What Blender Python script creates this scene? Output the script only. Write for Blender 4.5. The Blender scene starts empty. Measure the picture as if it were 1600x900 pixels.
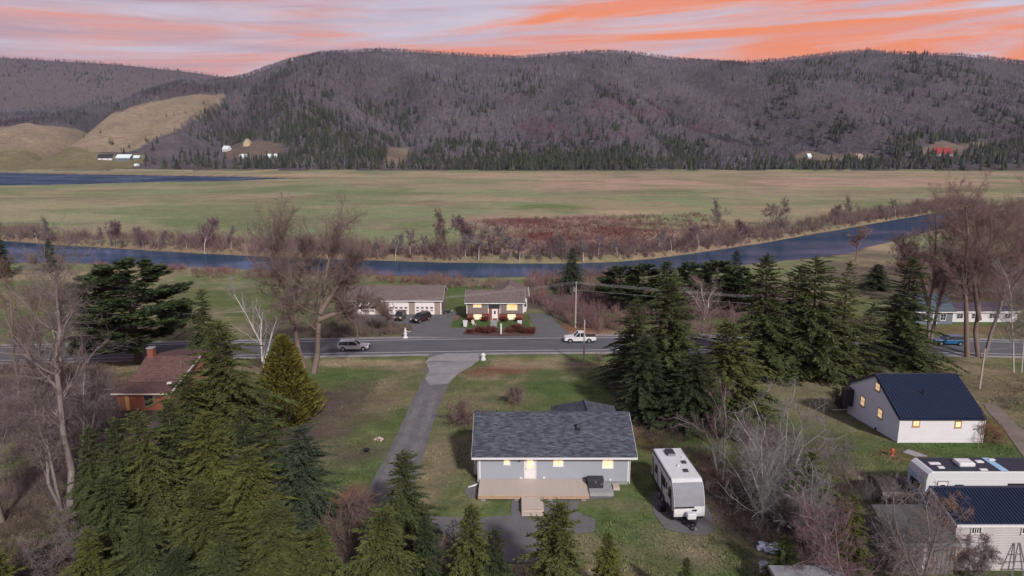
import bpy, math, random
import numpy as np
from mathutils import Vector

# ------------------------------------------------------------------ camera, sky, sun, exposure
CZ = 38.0; F = 1080.0; PITCH = math.atan(225 / 1080)
SC = bpy.context.scene
COL = SC.collection
cam = bpy.data.objects.new('camera', bpy.data.cameras.new('camera')); COL.objects.link(cam)
cam.data.sensor_width = 36; cam.data.lens = 36 * F / 1600
cam.data.clip_start = 0.5; cam.data.clip_end = 20000
cam.location = (0, 0, CZ); cam.rotation_euler = (math.pi / 2 - PITCH, 0, 0)
SC.camera = cam

SUN_EL = math.radians(34); SUN_AZ = math.atan2(0.36, -0.93)
sundir = Vector((math.sin(SUN_AZ) * math.cos(SUN_EL), math.cos(SUN_AZ) * math.cos(SUN_EL), math.sin(SUN_EL)))
sl = bpy.data.lights.new('sun', 'SUN'); sl.energy = 3.9; sl.angle = math.radians(4); sl.color = (1.0, 0.95, 0.89)
so = bpy.data.objects.new('sun', sl); COL.objects.link(so)
so.rotation_euler = (-sundir).to_track_quat('-Z', 'Y').to_euler(); so.location = (60, -100, 120)

W = bpy.data.worlds.new('World'); SC.world = W; W.use_nodes = True
def build_world():
    nt = W.node_tree; nt.nodes.clear(); N = nt.nodes.new; L = nt.links.new
    def math_(op, a, b=None, c=None):
        n = N('ShaderNodeMath'); n.operation = op
        for i, v in enumerate((a, b, c)):
            if v is None: continue
            if isinstance(v, (int, float)): n.inputs[i].default_value = v
            else: L(v, n.inputs[i])
        return n.outputs[0]
    def ramp(v, stops):
        n = N('ShaderNodeValToRGB'); L(v, n.inputs[0]); e = n.color_ramp.elements
        while len(e) < len(stops): e.new(0.5)
        for q, (p, c) in zip(e, stops): q.position = p; q.color = (*c, 1)
        return n.outputs[0]
    def mix(f, a, b):
        n = N('ShaderNodeMix'); n.data_type = 'RGBA'
        for s, v in ((n.inputs[0], f), (n.inputs[6], a), (n.inputs[7], b)):
            if isinstance(v, (int, float)): s.default_value = v
            elif isinstance(v, tuple): s.default_value = (*v, 1)
            else: L(v, s)
        return n.outputs[2]
    def noise(vec, scale, det, rough=.55, dist=0):
        n = N('ShaderNodeTexNoise'); L(vec, n.inputs['Vector']); n.inputs['Scale'].default_value = scale
        n.inputs['Detail'].default_value = det; n.inputs['Roughness'].default_value = rough
        n.inputs['Distortion'].default_value = dist; return n.outputs[0]
    tc = N('ShaderNodeTexCoord'); sp = N('ShaderNodeSeparateXYZ'); L(tc.outputs['Generated'], sp.inputs[0])
    x, y, z = sp.outputs
    hor = math_('SQRT', math_('ADD', math_('MULTIPLY', x, x), math_('MULTIPLY', y, y)))
    el = math_('DIVIDE', math_('MAXIMUM', z, 0.0), math_('MAXIMUM', hor, 0.05))        # tan of elevation
    az = math_('DIVIDE', x, math_('MAXIMUM', hor, 0.05))                               # sine of azimuth from the valley axis
    el_t = math_('SUBTRACT', el, math_('MULTIPLY', az, 0.045))                         # streaks rise to the right
    cv = N('ShaderNodeCombineXYZ'); L(math_('MULTIPLY', x, 1.6), cv.inputs[0]); L(math_('MULTIPLY', y, 1.6), cv.inputs[1]); L(math_('MULTIPLY', el_t, 18), cv.inputs[2])
    n1 = noise(cv.outputs[0], 1.25, 7, .6, .9)
    cv2 = N('ShaderNodeCombineXYZ'); L(math_('MULTIPLY', x, 3.0), cv2.inputs[0]); L(math_('ADD', math_('MULTIPLY', y, 3.0), 7.3), cv2.inputs[1]); L(math_('MULTIPLY', el_t, 52), cv2.inputs[2])
    n2 = noise(cv2.outputs[0], 1.2, 5, .6, .4)
    sky = N('ShaderNodeTexSky'); sky.sky_type = 'NISHITA'; sky.sun_disc = False
    sky.sun_elevation = SUN_EL; sky.sun_rotation = SUN_AZ; sky.altitude = 100
    skyv = N('ShaderNodeVectorMath'); skyv.operation = 'SCALE'; L(sky.outputs[0], skyv.inputs[0]); skyv.inputs[3].default_value = 0.088
    # pale lavender air between the clouds, thinning out overhead to the blue of the clear sky
    up = N('ShaderNodeMapRange'); L(el, up.inputs[0]); up.inputs[1].default_value = .22; up.inputs[2].default_value = 1.1
    base = mix(n2, (.46, .42, .58), (.84, .74, .80))
    base = mix(math_('MULTIPLY', up.outputs[0], .85), base, skyv.outputs[0])
    # cloud colour: grey violet to rose to orange, the fire strongest to the right of the valley
    fire = N('ShaderNodeMapRange'); L(az, fire.inputs[0]); fire.inputs[1].default_value = -.45; fire.inputs[2].default_value = .45
    band = N('ShaderNodeMath'); band.operation = 'SUBTRACT'; L(math_('MULTIPLY', n1, 1.0), band.inputs[0]); L(math_('ABSOLUTE', math_('SUBTRACT', el_t, .14)), band.inputs[1])
    heat = math_('ADD', math_('ADD', math_('MULTIPLY', fire.outputs[0], .36), .09), math_('MULTIPLY', n2, .78))
    heat = math_('SUBTRACT', heat, math_('MULTIPLY', math_('ABSOLUTE', math_('SUBTRACT', el_t, .135)), .9))
    ccol = ramp(heat, [(.15, (.36, .27, .38)), (.36, (.48, .34, .42)), (.52, (.72, .38, .38)), (.68, (.92, .30, .175)), (.82, (1.0, .27, .085))])
    msk = ramp(n1, [(.39, (0, 0, 0)), (.55, (1, 1, 1))])
    mk = N('ShaderNodeRGBToBW'); L(msk, mk.inputs[0])
    thin = math_('SUBTRACT', .95, math_('MULTIPLY', up.outputs[0], .78))
    col = mix(math_('MULTIPLY', mk.outputs[0], thin), base, ccol)
    bg = N('ShaderNodeBackground'); L(col, bg.inputs[0]); bg.inputs[1].default_value = 0.95
    o = N('ShaderNodeOutputWorld'); L(bg.outputs[0], o.inputs[0])
build_world()

vs = SC.view_settings; vs.view_transform = 'Standard'; vs.look = 'None'; vs.exposure = 0.0; vs.gamma = 1.0
SC.display_settings.display_device = 'sRGB'
SC.cycles.use_denoising = True
SC.cycles.max_bounces = 5; SC.cycles.diffuse_bounces = 3; SC.cycles.transparent_max_bounces = 6

# ------------------------------------------------------------------ helpers
R = math.radians
def link(o, parent=None):
    COL.objects.link(o)
    if parent is not None: o.parent = parent
    return o
def tag(o, label=None, cat=None, group=None, kind=None):
    if label: o['label'] = label
    if cat: o['category'] = cat
    if group: o['group'] = group
    if kind: o['kind'] = kind
    return o
def thing(name, label, cat, loc, rz=0, group=None):
    o = bpy.data.objects.new(name, None); o.empty_display_size = .3; link(o)
    o.location = [float(v) for v in loc]; o.rotation_euler = (0, 0, rz)
    return tag(o, label, cat, group)
def np_mesh(name, V, Fc, mat=None, smooth=False, colors=None, mi=None):
    """V (n,3), Fc list of (m,k) index arrays"""
    if isinstance(Fc, np.ndarray): Fc = [Fc]
    Fc = [f for f in Fc if len(f)]
    me = bpy.data.meshes.new(name)
    V = np.asarray(V, np.float32)
    me.vertices.add(len(V)); me.vertices.foreach_set('co', V.ravel())
    idx = np.concatenate([f.ravel() for f in Fc]).astype(np.int32)
    tot = np.concatenate([np.full(len(f), f.shape[1], np.int32) for f in Fc])
    me.loops.add(len(idx)); me.loops.foreach_set('vertex_index', idx)
    me.polygons.add(len(tot)); me.polygons.foreach_set('loop_start', np.concatenate([[0], np.cumsum(tot)[:-1]]).astype(np.int32))
    me.polygons.foreach_set('loop_total', tot)
    if smooth: me.polygons.foreach_set('use_smooth', np.ones(len(tot), bool))
    if colors is not None:
        a = me.color_attributes.new('zone', 'FLOAT_COLOR', 'POINT')
        c = np.ones((len(V), 4), np.float32); c[:, :3] = colors; a.data.foreach_set('color', c.ravel())
    me.update(calc_edges=True); me.validate()
    if mat: me.materials.append(mat)
    return me
def obj(name, me, parent=None):
    return link(bpy.data.objects.new(name, me), parent)

class MB:
    def __init__(s): s.v = []; s.f = []
    def add(s, vs, fs):
        b = len(s.v); s.v += [tuple(map(float, v)) for v in vs]; s.f += [[b + i for i in f] for f in fs]; return s
    def box(s, x0, x1, y0, y1, z0, z1):
        return s.add([(x0,y0,z0),(x1,y0,z0),(x1,y1,z0),(x0,y1,z0),(x0,y0,z1),(x1,y0,z1),(x1,y1,z1),(x0,y1,z1)],
                     [(0,3,2,1),(4,5,6,7),(0,1,5,4),(1,2,6,5),(2,3,7,6),(3,0,4,7)])
    def prism(s, poly, a0, a1, axis='y', inset=0):
        """poly: list of 2d points. axis y: points are (x,z); axis x: points are (y,z); axis z: (x,y)"""
        n = len(poly)
        def P(p, a): return (p[0], a, p[1]) if axis == 'y' else ((a, p[0], p[1]) if axis == 'x' else (p[0], p[1], a))
        vs = [P(p, a0) for p in poly] + [P(p, a1) for p in poly]
        fs = [list(range(n))[::-1], list(range(n, 2*n))] + [(i, (i+1) % n, n + (i+1) % n, n + i) for i in range(n)]
        return s.add(vs, fs)
    def tube(s, p, q, r0, r1=None, n=8, cap=True):
        r1 = r0 if r1 is None else r1
        p = Vector(p); q = Vector(q); d = (q - p).normalized()
        a = d.orthogonal().normalized(); b = d.cross(a)
        vs = [p + (a*math.cos(t) + b*math.sin(t))*r0 for t in [2*math.pi*i/n for i in range(n)]]
        vs += [q + (a*math.cos(t) + b*math.sin(t))*r1 for t in [2*math.pi*i/n for i in range(n)]]
        fs = [(i, (i+1) % n, n + (i+1) % n, n + i) for i in range(n)]
        if cap: fs += [list(range(n))[::-1], list(range(n, 2*n))]
        return s.add(vs, fs)
    def quad(s, a, b, c, d): return s.add([a, b, c, d], [(0, 1, 2, 3)])
    def build(s, name, mat, parent=None, bevel=0, smooth=False):
        me = bpy.data.meshes.new(name); me.from_pydata(s.v, [], s.f); me.update()
        if mat: me.materials.append(mat)
        if smooth: me.polygons.foreach_set('use_smooth', [True]*len(me.polygons))
        o = obj(name, me, parent)
        if bevel:
            m = o.modifiers.new('bevel', 'BEVEL'); m.width = bevel; m.segments = 2; m.limit_method = 'ANGLE'
        return o
def part(name, mat, parent, *boxes, bevel=0):
    m = MB()
    for b in boxes: m.box(*b)
    return m.build(name, mat, parent, bevel)
def copy_tree(o, parent=None):
    c = o.copy(); link(c, parent)
    if parent is not None: c.parent = parent; c.matrix_parent_inverse = o.matrix_parent_inverse.copy()
    for ch in list(o.children): copy_tree(ch, c)
    return c

# materials -----------------------------------------------------------
def mat(name, col, rough=.8, var=.18, scale=2.5, metal=0., spec=.3, bump=0., col2=None, stretch=(1,1,1), emit=0., fine=None, objcol=False, zone=False, extra=None):
    m = bpy.data.materials.new(name); m.use_nodes = True; nt = m.node_tree; N = nt.nodes.new; L = nt.links.new
    b = nt.nodes['Principled BSDF']; b.inputs['Roughness'].default_value = rough; b.inputs['Metallic'].default_value = metal
    b.inputs['Specular IOR Level'].default_value = spec
    tc = N('ShaderNodeTexCoord'); mp = N('ShaderNodeMapping'); mp.inputs['Scale'].default_value = stretch
    L(tc.outputs['Object'], mp.inputs[0])
    n1 = N('ShaderNodeTexNoise'); n1.inputs['Scale'].default_value = scale; n1.inputs['Detail'].default_value = 6; n1.inputs['Roughness'].default_value = .65
    L(mp.outputs[0], n1.inputs['Vector'])
    rp = N('ShaderNodeValToRGB'); L(n1.outputs[0], rp.inputs[0]); e = rp.color_ramp.elements
    e[0].position = .3; e[1].position = .72
    if objcol or zone:
        e[0].color = (1-var, 1-var, 1-var*.8, 1); e[1].color = (1+var, 1+var*.95, 1+var*.7, 1)
        src = N('ShaderNodeObjectInfo').outputs['Color'] if objcol else None
        if zone:
            a = N('ShaderNodeAttribute'); a.attribute_name = 'zone'; src = a.outputs['Color']
        mx = N('ShaderNodeMix'); mx.data_type = 'RGBA'; mx.blend_type = 'MULTIPLY'; mx.inputs[0].default_value = 1; mx.clamp_result = False
        L(src, mx.inputs[6]); L(rp.outputs[0], mx.inputs[7]); out = mx.outputs[2]
    else:
        c2 = col2 or tuple(min(1, c*(1+var)) for c in col)
        c1 = tuple(c*(1-var) for c in col) if col2 is None else col
        e[0].color = (*c1, 1); e[1].color = (*c2, 1); out = rp.outputs[0]
    if fine:   # a second, finer noise: (scale, strength)
        n2 = N('ShaderNodeTexNoise'); n2.inputs['Scale'].default_value = fine[0]; n2.inputs['Detail'].default_value = 5; n2.inputs['Roughness'].default_value = .7
        L(tc.outputs['Object'], n2.inputs['Vector'])
        r2 = N('ShaderNodeValToRGB'); L(n2.outputs[0], r2.inputs[0]); q = r2.color_ramp.elements
        q[0].position = .3; q[1].position = .7; s = fine[1]
        q[0].color = (1-s, 1-s, 1-s, 1); q[1].color = (1+s, 1+s, 1+s, 1)
        m2 = N('ShaderNodeMix'); m2.data_type = 'RGBA'; m2.blend_type = 'MULTIPLY'; m2.inputs[0].default_value = 1; m2.clamp_result = False
        L(out, m2.inputs[6]); L(r2.outputs[0], m2.inputs[7]); out = m2.outputs[2]
    L(out, b.inputs['Base Color'])
    if bump:
        bp = N('ShaderNodeBump'); bp.inputs['Strength'].default_value = bump; bp.inputs['Distance'].default_value = .1
        L(n1.outputs[0], bp.inputs['Height']); L(bp.outputs[0], b.inputs['Normal'])
    if emit:
        L(out, b.inputs['Emission Color']); b.inputs['Emission Strength'].default_value = emit
    return m
# ------------------------------------------------------------------ terrain
def sm(a, b, x):
    t = np.clip((x - a) / (b - a), 0, 1); return t*t*(3 - 2*t)
def vnoise(X, Y, seed=0):
    X = np.asarray(X, float); Y = np.asarray(Y, float)
    xi = np.floor(X).astype(np.int64); yi = np.floor(Y).astype(np.int64); fx = X - xi; fy = Y - yi
    def hs(a, b):
        h = (a*374761393 + b*668265263 + seed*144269) & 0xffffffff
        h = ((h ^ (h >> 13)) * 1274126177) & 0xffffffff
        return ((h ^ (h >> 16)) & 0xffff) / 65535.
    fx = fx*fx*(3-2*fx); fy = fy*fy*(3-2*fy)
    return (hs(xi, yi)*(1-fx) + hs(xi+1, yi)*fx)*(1-fy) + (hs(xi, yi+1)*(1-fx) + hs(xi+1, yi+1)*fx)*fy
def fbm(X, Y, seed=0, oct=4):
    s = 0; a = .5; t = 0
    for i in range(oct):
        s = s + a*vnoise(X*2**i, Y*2**i, seed + i*17); t += a; a *= .5
    return s / t
def ray(x, y):
    c, s = math.cos(PITCH), math.sin(PITCH); u = (450 - y) / F
    return ((x - 800) / F, c + u*s, -s + u*c)
def atz(x, y, z):
    d = ray(x, y); t = (z - CZ) / d[2]; return np.array([d[0]*t, d[1]*t, z])
ROAD_X = [-600, -150, -85, -40, 0, 40, 80, 150, 600]; ROAD_Y = [88, 107, 110.5, 114, 116.3, 117, 114.5, 108, 70]
def roadc(X): return np.interp(X, ROAD_X, ROAD_Y)
WATER = -0.6
def bank(pts):
    w = np.array([atz(x, y, WATER)[:2] for x, y in pts]); return w[:, 0], w[:, 1]
FAR = bank([(-700,340),(-200,364),(20,378),(100,384),(200,390),(300,396),(400,401),(500,405),(600,408),(700,411),(800,412),(900,412),(960,410),(1020,405),(1080,397),(1140,388),(1200,379),(1260,368),(1320,358),(1380,347),(1440,337),(1490,328),(1540,323),(1600,318),(1900,302)])
NEAR = bank([(-700,384),(-200,408),(20,417),(100,418),(200,420),(300,424),(400,428),(500,432),(600,437),(680,442),(740,442),(800,440),(900,438),(1000,434),(1100,425),(1200,416),(1280,407),(1330,398),(1345,391),(1400,378),(1450,364),(1490,347),(1540,329),(1600,318.5),(1900,302)])
FAR2 = bank([(-900,268),(-100,269),(0,270),(100,272),(250,274.5),(350,276),(450,278.5)])
NEAR2 = bank([(-900,294),(-100,293),(0,292),(120,290),(250,286),(350,285),(450,280.5)])
def river_in(X, Y):
    d1 = np.minimum(Y - np.interp(X, *NEAR), np.interp(X, *FAR) - Y) - 6*sm(330, 400, X)
    Xs = X * 760 / np.maximum(Y, 300)
    d2 = np.minimum(Y - np.interp(X, *NEAR2), np.interp(X, *FAR2) - Y)
    d2 = np.where((Y > 500) & (X < -225), d2, -99)
    return np.maximum(d1, d2*.5)
CREST = [(-900,185),(-300,176),(0,172),(100,168),(190,160),(250,146),(300,137),(340,130),(370,120),(400,114),(440,97),(480,87),(530,80),(580,77),(640,78),(700,82),(760,86),(810,88),(860,84),(910,80),(960,79),(1000,82),(1050,90),(1100,94),(1160,96),(1220,92),(1270,86),(1320,80),(1355,78),(1400,81),(1450,83),(1500,84),(1550,90),(1600,97),(1750,110),(2400,140)]
_cx = []; _cz = []
for x, y in CREST:
    d = ray(x, y + 3); t = 2000 / d[1]; _cx.append(d[0]*t); _cz.append(CZ + d[2]*t)
CREST2 = [(-700,84),(0,88),(100,94),(186,99),(250,106),(300,111),(350,119),(420,130),(700,170)]
_fx = []; _fz = []
for x, y in CREST2:
    d = ray(x, y + 2); t = 3800 / d[1]; _fx.append(d[0]*t); _fz.append(CZ + d[2]*t)
def hill_h(X, Y):
    toe = 1000 + 40*(fbm(X/260, Y*0, 5) - .5)
    t = (Y - toe) / (2000 - toe)
    S = np.where(t < 1, .42*t + .58*sm(-.05, 1.0, t), 1 - .35*(t - 1)**2)
    S = np.where(t < 0, 0, S)
    crest = np.interp(X, _cx, _cz)
    g = fbm(X/190 + .35*Y/260, Y/900, 9, 4) - .5
    gul = 1 - np.abs(2*fbm(X/330 + .25*Y/300, Y/1500, 23, 3) - 1)          # ravines running down the slope
    env = np.clip(t, 0, 1) * np.clip(1 - t, 0, 1) * 4
    return 1 + np.maximum(crest - 1, 0)*S + env*(g*85 - 85*gul**3 + 22)
def hgt(X, Y):
    X = np.asarray(X, float); Y = np.asarray(Y, float)
    w = sm(75, 95, Y)*(1 - sm(140, 160, Y))
    Yp = Y + (116.3 - roadc(X))*w
    h = np.interp(Yp, [-60,40,46,50,57,104,107,109,111,122,124,126,150,180,260,1000], [18,9.95,9.25,9.02,8.92,4.25,3.7,3.75,3.7,3.7,3.6,3.5,3.0,1.6,1.0,1.0])
    h = h + sm(160, 230, Y)*(fbm(X/14, Y/14, 3, 3) - .5)*.7
    h = h - .85*sm(21, 26, X)*(1 - sm(46.5, 51, Y))                       # the yard by the barn lies lower
    d = river_in(X, Y)
    h = h + (-2.6 - h)*sm(-3.5, 2.5, d)
    k = Y > 990
    if np.ndim(h) and k.any(): h = h.copy(); h[k] = hill_h(X[k], Y[k])
    elif not np.ndim(h) and k: h = hill_h(X, Y)
    return h
_t = np.geomspace(12, 4200, 700)
def at(x, y):
    d = ray(x, y); t = _t
    for _ in range(2):
        h = hgt(d[0]*t, d[1]*t); b = CZ + d[2]*t < h; i = int(np.argmax(b)) if b.any() else len(t) - 1
        if _ == 0: t = np.linspace(t[max(i-1, 0)], t[i], 120)
    return np.array([d[0]*t[i], d[1]*t[i], h[i]])
def zat(Y, y): d = ray(800, y); return CZ + d[2]/d[1]*Y           # height of the point at distance Y seen on row y
def xat(Y, x, y): d = ray(x, y); return d[0]/d[1]*Y
def gz(X, Y): return float(hgt(np.array([X]), np.array([Y]))[0])
def depth(p): return p[1]*math.cos(PITCH) + (CZ - p[2])*math.sin(PITCH)

# colours of the ground cover (what grows or lies there)
C = dict(lawn=(.108,.140,.052), lush=(.085,.135,.045), tan=(.225,.188,.118), brown=(.105,.073,.052), red=(.20,.10,.068), litter=(.105,.076,.070),
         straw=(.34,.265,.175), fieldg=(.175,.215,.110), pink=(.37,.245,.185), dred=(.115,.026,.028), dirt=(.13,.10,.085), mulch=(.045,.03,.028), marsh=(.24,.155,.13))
BLOBS = [  # column, row, half width, half height in the photograph (turned into ground ellipses), cover, strength
 (560,640,60,80,'tan',.7),(540,700,40,60,'lawn',.7),(590,735,50,30,'lush',.7),(540,620,30,40,'lawn',.7),(530,610,40,22,'lush',.35),
 (548,785,42,36,'red',.8),(540,850,60,40,'litter',.8),(690,690,34,90,'tan',.6),(668,745,26,60,'tan',.6),(700,640,40,40,'lawn',.55),
 (850,605,70,16,'lush',.8),(780,625,60,14,'tan',.4),(795,578,60,10,'red',.9),(860,570,110,9,'straw',.7),(1000,590,60,25,'litter',.8),
 (1010,690,26,45,'red',.45),(990,830,80,30,'lush',.75),(900,800,60,14,'lush',.7),(1010,780,30,14,'lush',.5),(1060,850,60,30,'tan',.35),(960,870,70,30,'lawn',.6),
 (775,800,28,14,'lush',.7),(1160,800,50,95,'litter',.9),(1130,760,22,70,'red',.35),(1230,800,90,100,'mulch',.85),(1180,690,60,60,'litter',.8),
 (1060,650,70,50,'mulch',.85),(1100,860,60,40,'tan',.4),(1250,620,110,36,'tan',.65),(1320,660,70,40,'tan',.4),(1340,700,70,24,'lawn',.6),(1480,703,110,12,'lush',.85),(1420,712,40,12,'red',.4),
 (1250,590,70,14,'straw',.35),(1430,570,110,12,'straw',.55),(1560,640,40,40,'tan',.7),(1560,610,60,20,'litter',.4),(1300,560,150,20,'mulch',.4),
 (50,760,100,190,'litter',.95),(60,640,120,60,'litter',.9),(170,600,60,26,'red',.25),(120,680,70,60,'mulch',.6),(90,595,100,10,'straw',.4),(300,760,220,160,'litter',.9),
 (590,567,120,5,'straw',.8),(300,575,200,7,'straw',.7),(560,585,120,9,'lush',.55),(640,578,40,10,'tan',.6),
 (30,432,220,10,'straw',.75),(130,465,200,14,'tan',.7),(60,500,150,22,'lawn',.6),(330,470,160,20,'lawn',.55),(330,515,200,16,'tan',.55),(420,445,120,8,'fieldg',.6),
 (640,455,110,8,'lush',.7),(720,452,60,5,'lush',.9),(640,515,70,8,'litter',.7),(540,520,110,10,'litter',.6),(890,500,24,10,'lawn',.9),(905,515,50,8,'red',.85),(930,524,90,6,'pink',.7),
 (1000,480,180,26,'litter',.85),(900,470,90,24,'litter',.9),(1150,480,120,30,'litter',.7),(1420,450,110,40,'litter',.75),(1540,440,120,60,'litter',.75),(1370,386,40,9,'straw',.9),(1550,500,100,8,'lawn',.5),(1500,515,120,6,'red',.5),
 (1400,410,60,10,'tan',.7),(1470,505,60,5,'lawn',.5),(1540,600,80,22,'tan',.6),
 # the flats beyond the river
 (100,335,260,20,'fieldg',.75),(60,320,200,8,'straw',.5),(300,350,200,9,'lush',.5),(120,350,130,6,'fieldg',.8),(500,300,420,8,'fieldg',.8),(300,310,200,6,'tan',.6),(560,335,180,12,'fieldg',.7),
 (640,356,40,10,'lush',.55),(860,327,60,8,'lush',.7),(700,300,260,7,'fieldg',.7),(1200,285,400,10,'pink',.85),(900,290,140,10,'pink',.75),(760,274,420,4,'pink',.7),(1350,272,420,4,'pink',.6),(1400,310,260,14,'fieldg',.75),(1250,302,180,5,'tan',.6),(1100,318,60,6,'fieldg',.7),(1450,318,160,7,'lawn',.35),
 (990,333,70,6,'straw',.85),(880,365,140,30,'marsh',.85),(760,350,60,14,'marsh',.7),(1080,375,120,20,'marsh',.8),(870,368,52,8,'dred',.95),(850,346,40,5,'dred',.8),(965,360,56,8,'dred',.9),(930,345,60,5,'marsh',.9),(975,378,30,4,'dred',.8),(1010,350,46,4,'dred',.6),(800,345,40,5,'dred',.6),(915,385,60,5,'dred',.5),(1040,362,30,4,'dred',.6),
 (700,395,420,8,'marsh',.7),(300,388,320,7,'marsh',.75),(100,372,150,6,'marsh',.7),(560,274,400,3,'straw',.6)]
def blob_params():
    out = []
    for px, py, rx, ry, c, s in BLOBS:
        p = at(px, py); q = at(px + rx, py); a = at(px, py - ry); b = at(px, py + ry)
        out.append((p[0], (a[1] + b[1])/2, abs(q[0] - p[0]) + .1, abs(a[1] - b[1])/2 + .1, C[c], s))
    return out
def ground_color(X, Y):
    n = fbm(X/9, Y/9, 31, 5); n2 = fbm(X/2.6, Y/2.6, 77, 4); nb = fbm(X/60, Y/40, 51, 4)
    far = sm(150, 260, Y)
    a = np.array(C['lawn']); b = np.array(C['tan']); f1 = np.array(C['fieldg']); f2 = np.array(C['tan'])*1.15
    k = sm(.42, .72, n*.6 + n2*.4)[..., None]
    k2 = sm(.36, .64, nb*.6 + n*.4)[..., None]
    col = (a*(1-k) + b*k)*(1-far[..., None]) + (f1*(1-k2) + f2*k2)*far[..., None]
    wx = fbm(X/7, Y/7, 91, 4) - .5; wf = fbm(X/40, Y/30, 95, 4) - .5
    for cx, cy, rx, ry, c, s in blob_params():
        m = (np.abs(X - cx) < 1.7*rx) & (np.abs(Y - cy) < 1.7*ry)
        if not m.any(): continue
        nn = np.where(cy > 200, wf[m], wx[m])
        d = np.sqrt(((X[m] - cx)/rx)**2 + ((Y[m] - cy)/ry)**2) + nn*1.3
        w = (s*(1 - sm(.55, 1.25, d)))[..., None]
        col[m] = col[m]*(1-w) + np.array(c)*w
    # long mown and drained strips on the flats
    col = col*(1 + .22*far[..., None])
    fy = sm(240, 330, Y); wy = Y + 26*(fbm(X/120, Y/90, 62, 3) - .5) + X*.08
    for sd, sx, sy, lo, c_, s_ in ((61, 45, 34, .55, (.19,.15,.11), .40), (67, 70, 55, .52, (.15,.19,.085), .50), (63, 60, 48, .55, (.38,.31,.21), .50), (64, 24, 18, .60, (.30,.26,.17), .35), (65, 50, 4., .62, (.13,.11,.075), .40)):
        st = (sm(lo, lo+.12, fbm(X/sx, wy/sy, sd, 4))*fy*s_)[..., None]
        col = col*(1 - st) + np.array(c_)*st
    d = river_in(X, Y)
    bk = (sm(-6, -2, d) * sm(140, 170, Y))[..., None]                   # bare silt and dead grass along the banks
    col = col*(1 - .7*bk) + np.array((.20,.145,.10))*.7*bk
    wet = sm(-.6, .8, d)[..., None]
    col = col*(1-wet) + np.array((.03,.028,.03))*wet
    return col * (.82 + .36*n2[..., None]) * .95

def grid(rows, wfun, nc, hf):
    u = np.linspace(-1, 1, nc); u = u*(.65 + .35*u*u)
    Y = np.repeat(rows[:, None], nc, 1); X = u[None, :]*wfun(rows)[:, None]
    return X, Y, hf(X, Y)
def grid_faces(nr, nc):
    i = np.arange(nr*nc).reshape(nr, nc)
    return np.stack([i[:-1, :-1], i[:-1, 1:], i[1:, 1:], i[1:, :-1]], -1).reshape(-1, 4)
M = {}
M['ground'] = mat('ground_cover', (1,1,1), .95, var=.22, scale=.55, zone=True, fine=(3.5, .28), spec=.1, bump=.25)
M['hill'] = mat('hill_litter', (1,1,1), .95, var=.2, scale=.02, zone=True, fine=(.12, .3), spec=.05)
rows = [-40.]
while rows[-1] < 1000: rows.append(rows[-1] + .30 + .0062*max(rows[-1] - 20, 0))
rows = np.array(rows)
X, Y, Z = grid(rows, lambda y: 55 + .98*np.maximum(y, 0), 380, hgt)
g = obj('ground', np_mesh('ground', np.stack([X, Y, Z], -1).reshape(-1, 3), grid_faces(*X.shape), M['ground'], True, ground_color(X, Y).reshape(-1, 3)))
tag(g, kind='structure')

# the hillside across the valley
FIELD = [(188,176),(232,160),(290,150),(352,146),(345,160),(312,181),(272,206),(228,224),(214,234),(150,238),(40,246),(-80,250),(-80,200),(60,196),(130,205)]
FIELDW = np.array([at(x, y)[:2] for x, y in FIELD])
CLEAR = [(np.array([at(x, y)[:2] for x, y in poly]), c) for poly, c in [
  ([(-80,243),(60,241),(150,239),(222,240),(226,252),(205,263),(60,266),(-80,266)], (.17,.15,.085)),
  ([(606,229),(640,229),(634,262),(600,262)], (.17,.135,.105)),
  ([(348,229),(375,222),(405,221),(440,224),(444,246),(400,250),(350,246)], (.13,.10,.085)),
  ([(1245,243),(1300,240),(1365,240),(1375,256),(1240,258)], (.17,.135,.10)),
  ([(1440,232),(1500,226),(1545,222),(1560,226),(1500,243),(1440,247)], (.15,.115,.095)),
]]
STAND = [np.array([at(x, y)[:2] for x, y in poly]) for poly in [[(1195,125),(1260,98),(1335,90),(1365,112),(1300,140),(1240,190),(1200,172)],[(1390,92),(1520,97),(1570,135),(1500,132),(1400,112)],[(420,150),(520,140),(545,180),(450,215)],[(800,108),(875,112),(850,152),(785,152)],[(270,218),(350,160),(405,150),(425,205),(330,238)],[(1165,185),(1300,190),(1420,200),(1300,228),(1175,226)],[(440,205),(600,190),(640,200),(640,258),(440,258)],[(540,160),(620,150),(660,185),(560,200)],[(640,228),(1110,215),(1130,258),(640,262)],[(905,120),(960,130),(1000,165),(930,170)],[(1380,212),(1600,212),(1600,240),(1400,240)],[(230,240),(345,238),(345,262),(230,262)]]]
ROSE = [np.array([at(x, y)[:2] for x, y in poly]) for poly in [[(800,200),(830,182),(895,203),(875,226),(830,222)],[(905,172),(1050,178),(1035,194),(915,188)],[(880,214),(1010,207),(1000,221),(890,224)],[(1075,195),(1140,198),(1130,212),(1080,210)]]]
def inpoly(X, Y, P):
    r = np.zeros(X.shape, bool); n = len(P); j = n - 1
    for i in range(n):
        xi, yi = P[i]; xj, yj = P[j]
        c = ((yi > Y) != (yj > Y)) & (X < (xj - xi)*(Y - yi)/((yj - yi) + 1e-9) + xi)
        r ^= c; j = i
    return r
rows = np.concatenate([np.linspace(988, 1150, 60), np.linspace(1156, 2080, 190), np.linspace(2095, 2900, 26)])
X, Y, Z = grid(rows, lambda y: 150 + .95*y, 330, hill_h)
n = fbm(X/90, Y/90, 41, 5)[..., None]
hc = np.array((.070,.060,.068))*(1-n) + np.array((.115,.100,.110))*n
f = inpoly(X, Y, FIELDW); fc = np.array((.28,.212,.160))*(1-n) + np.array((.20,.170,.115))*n
hc[f] = fc[f]
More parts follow.
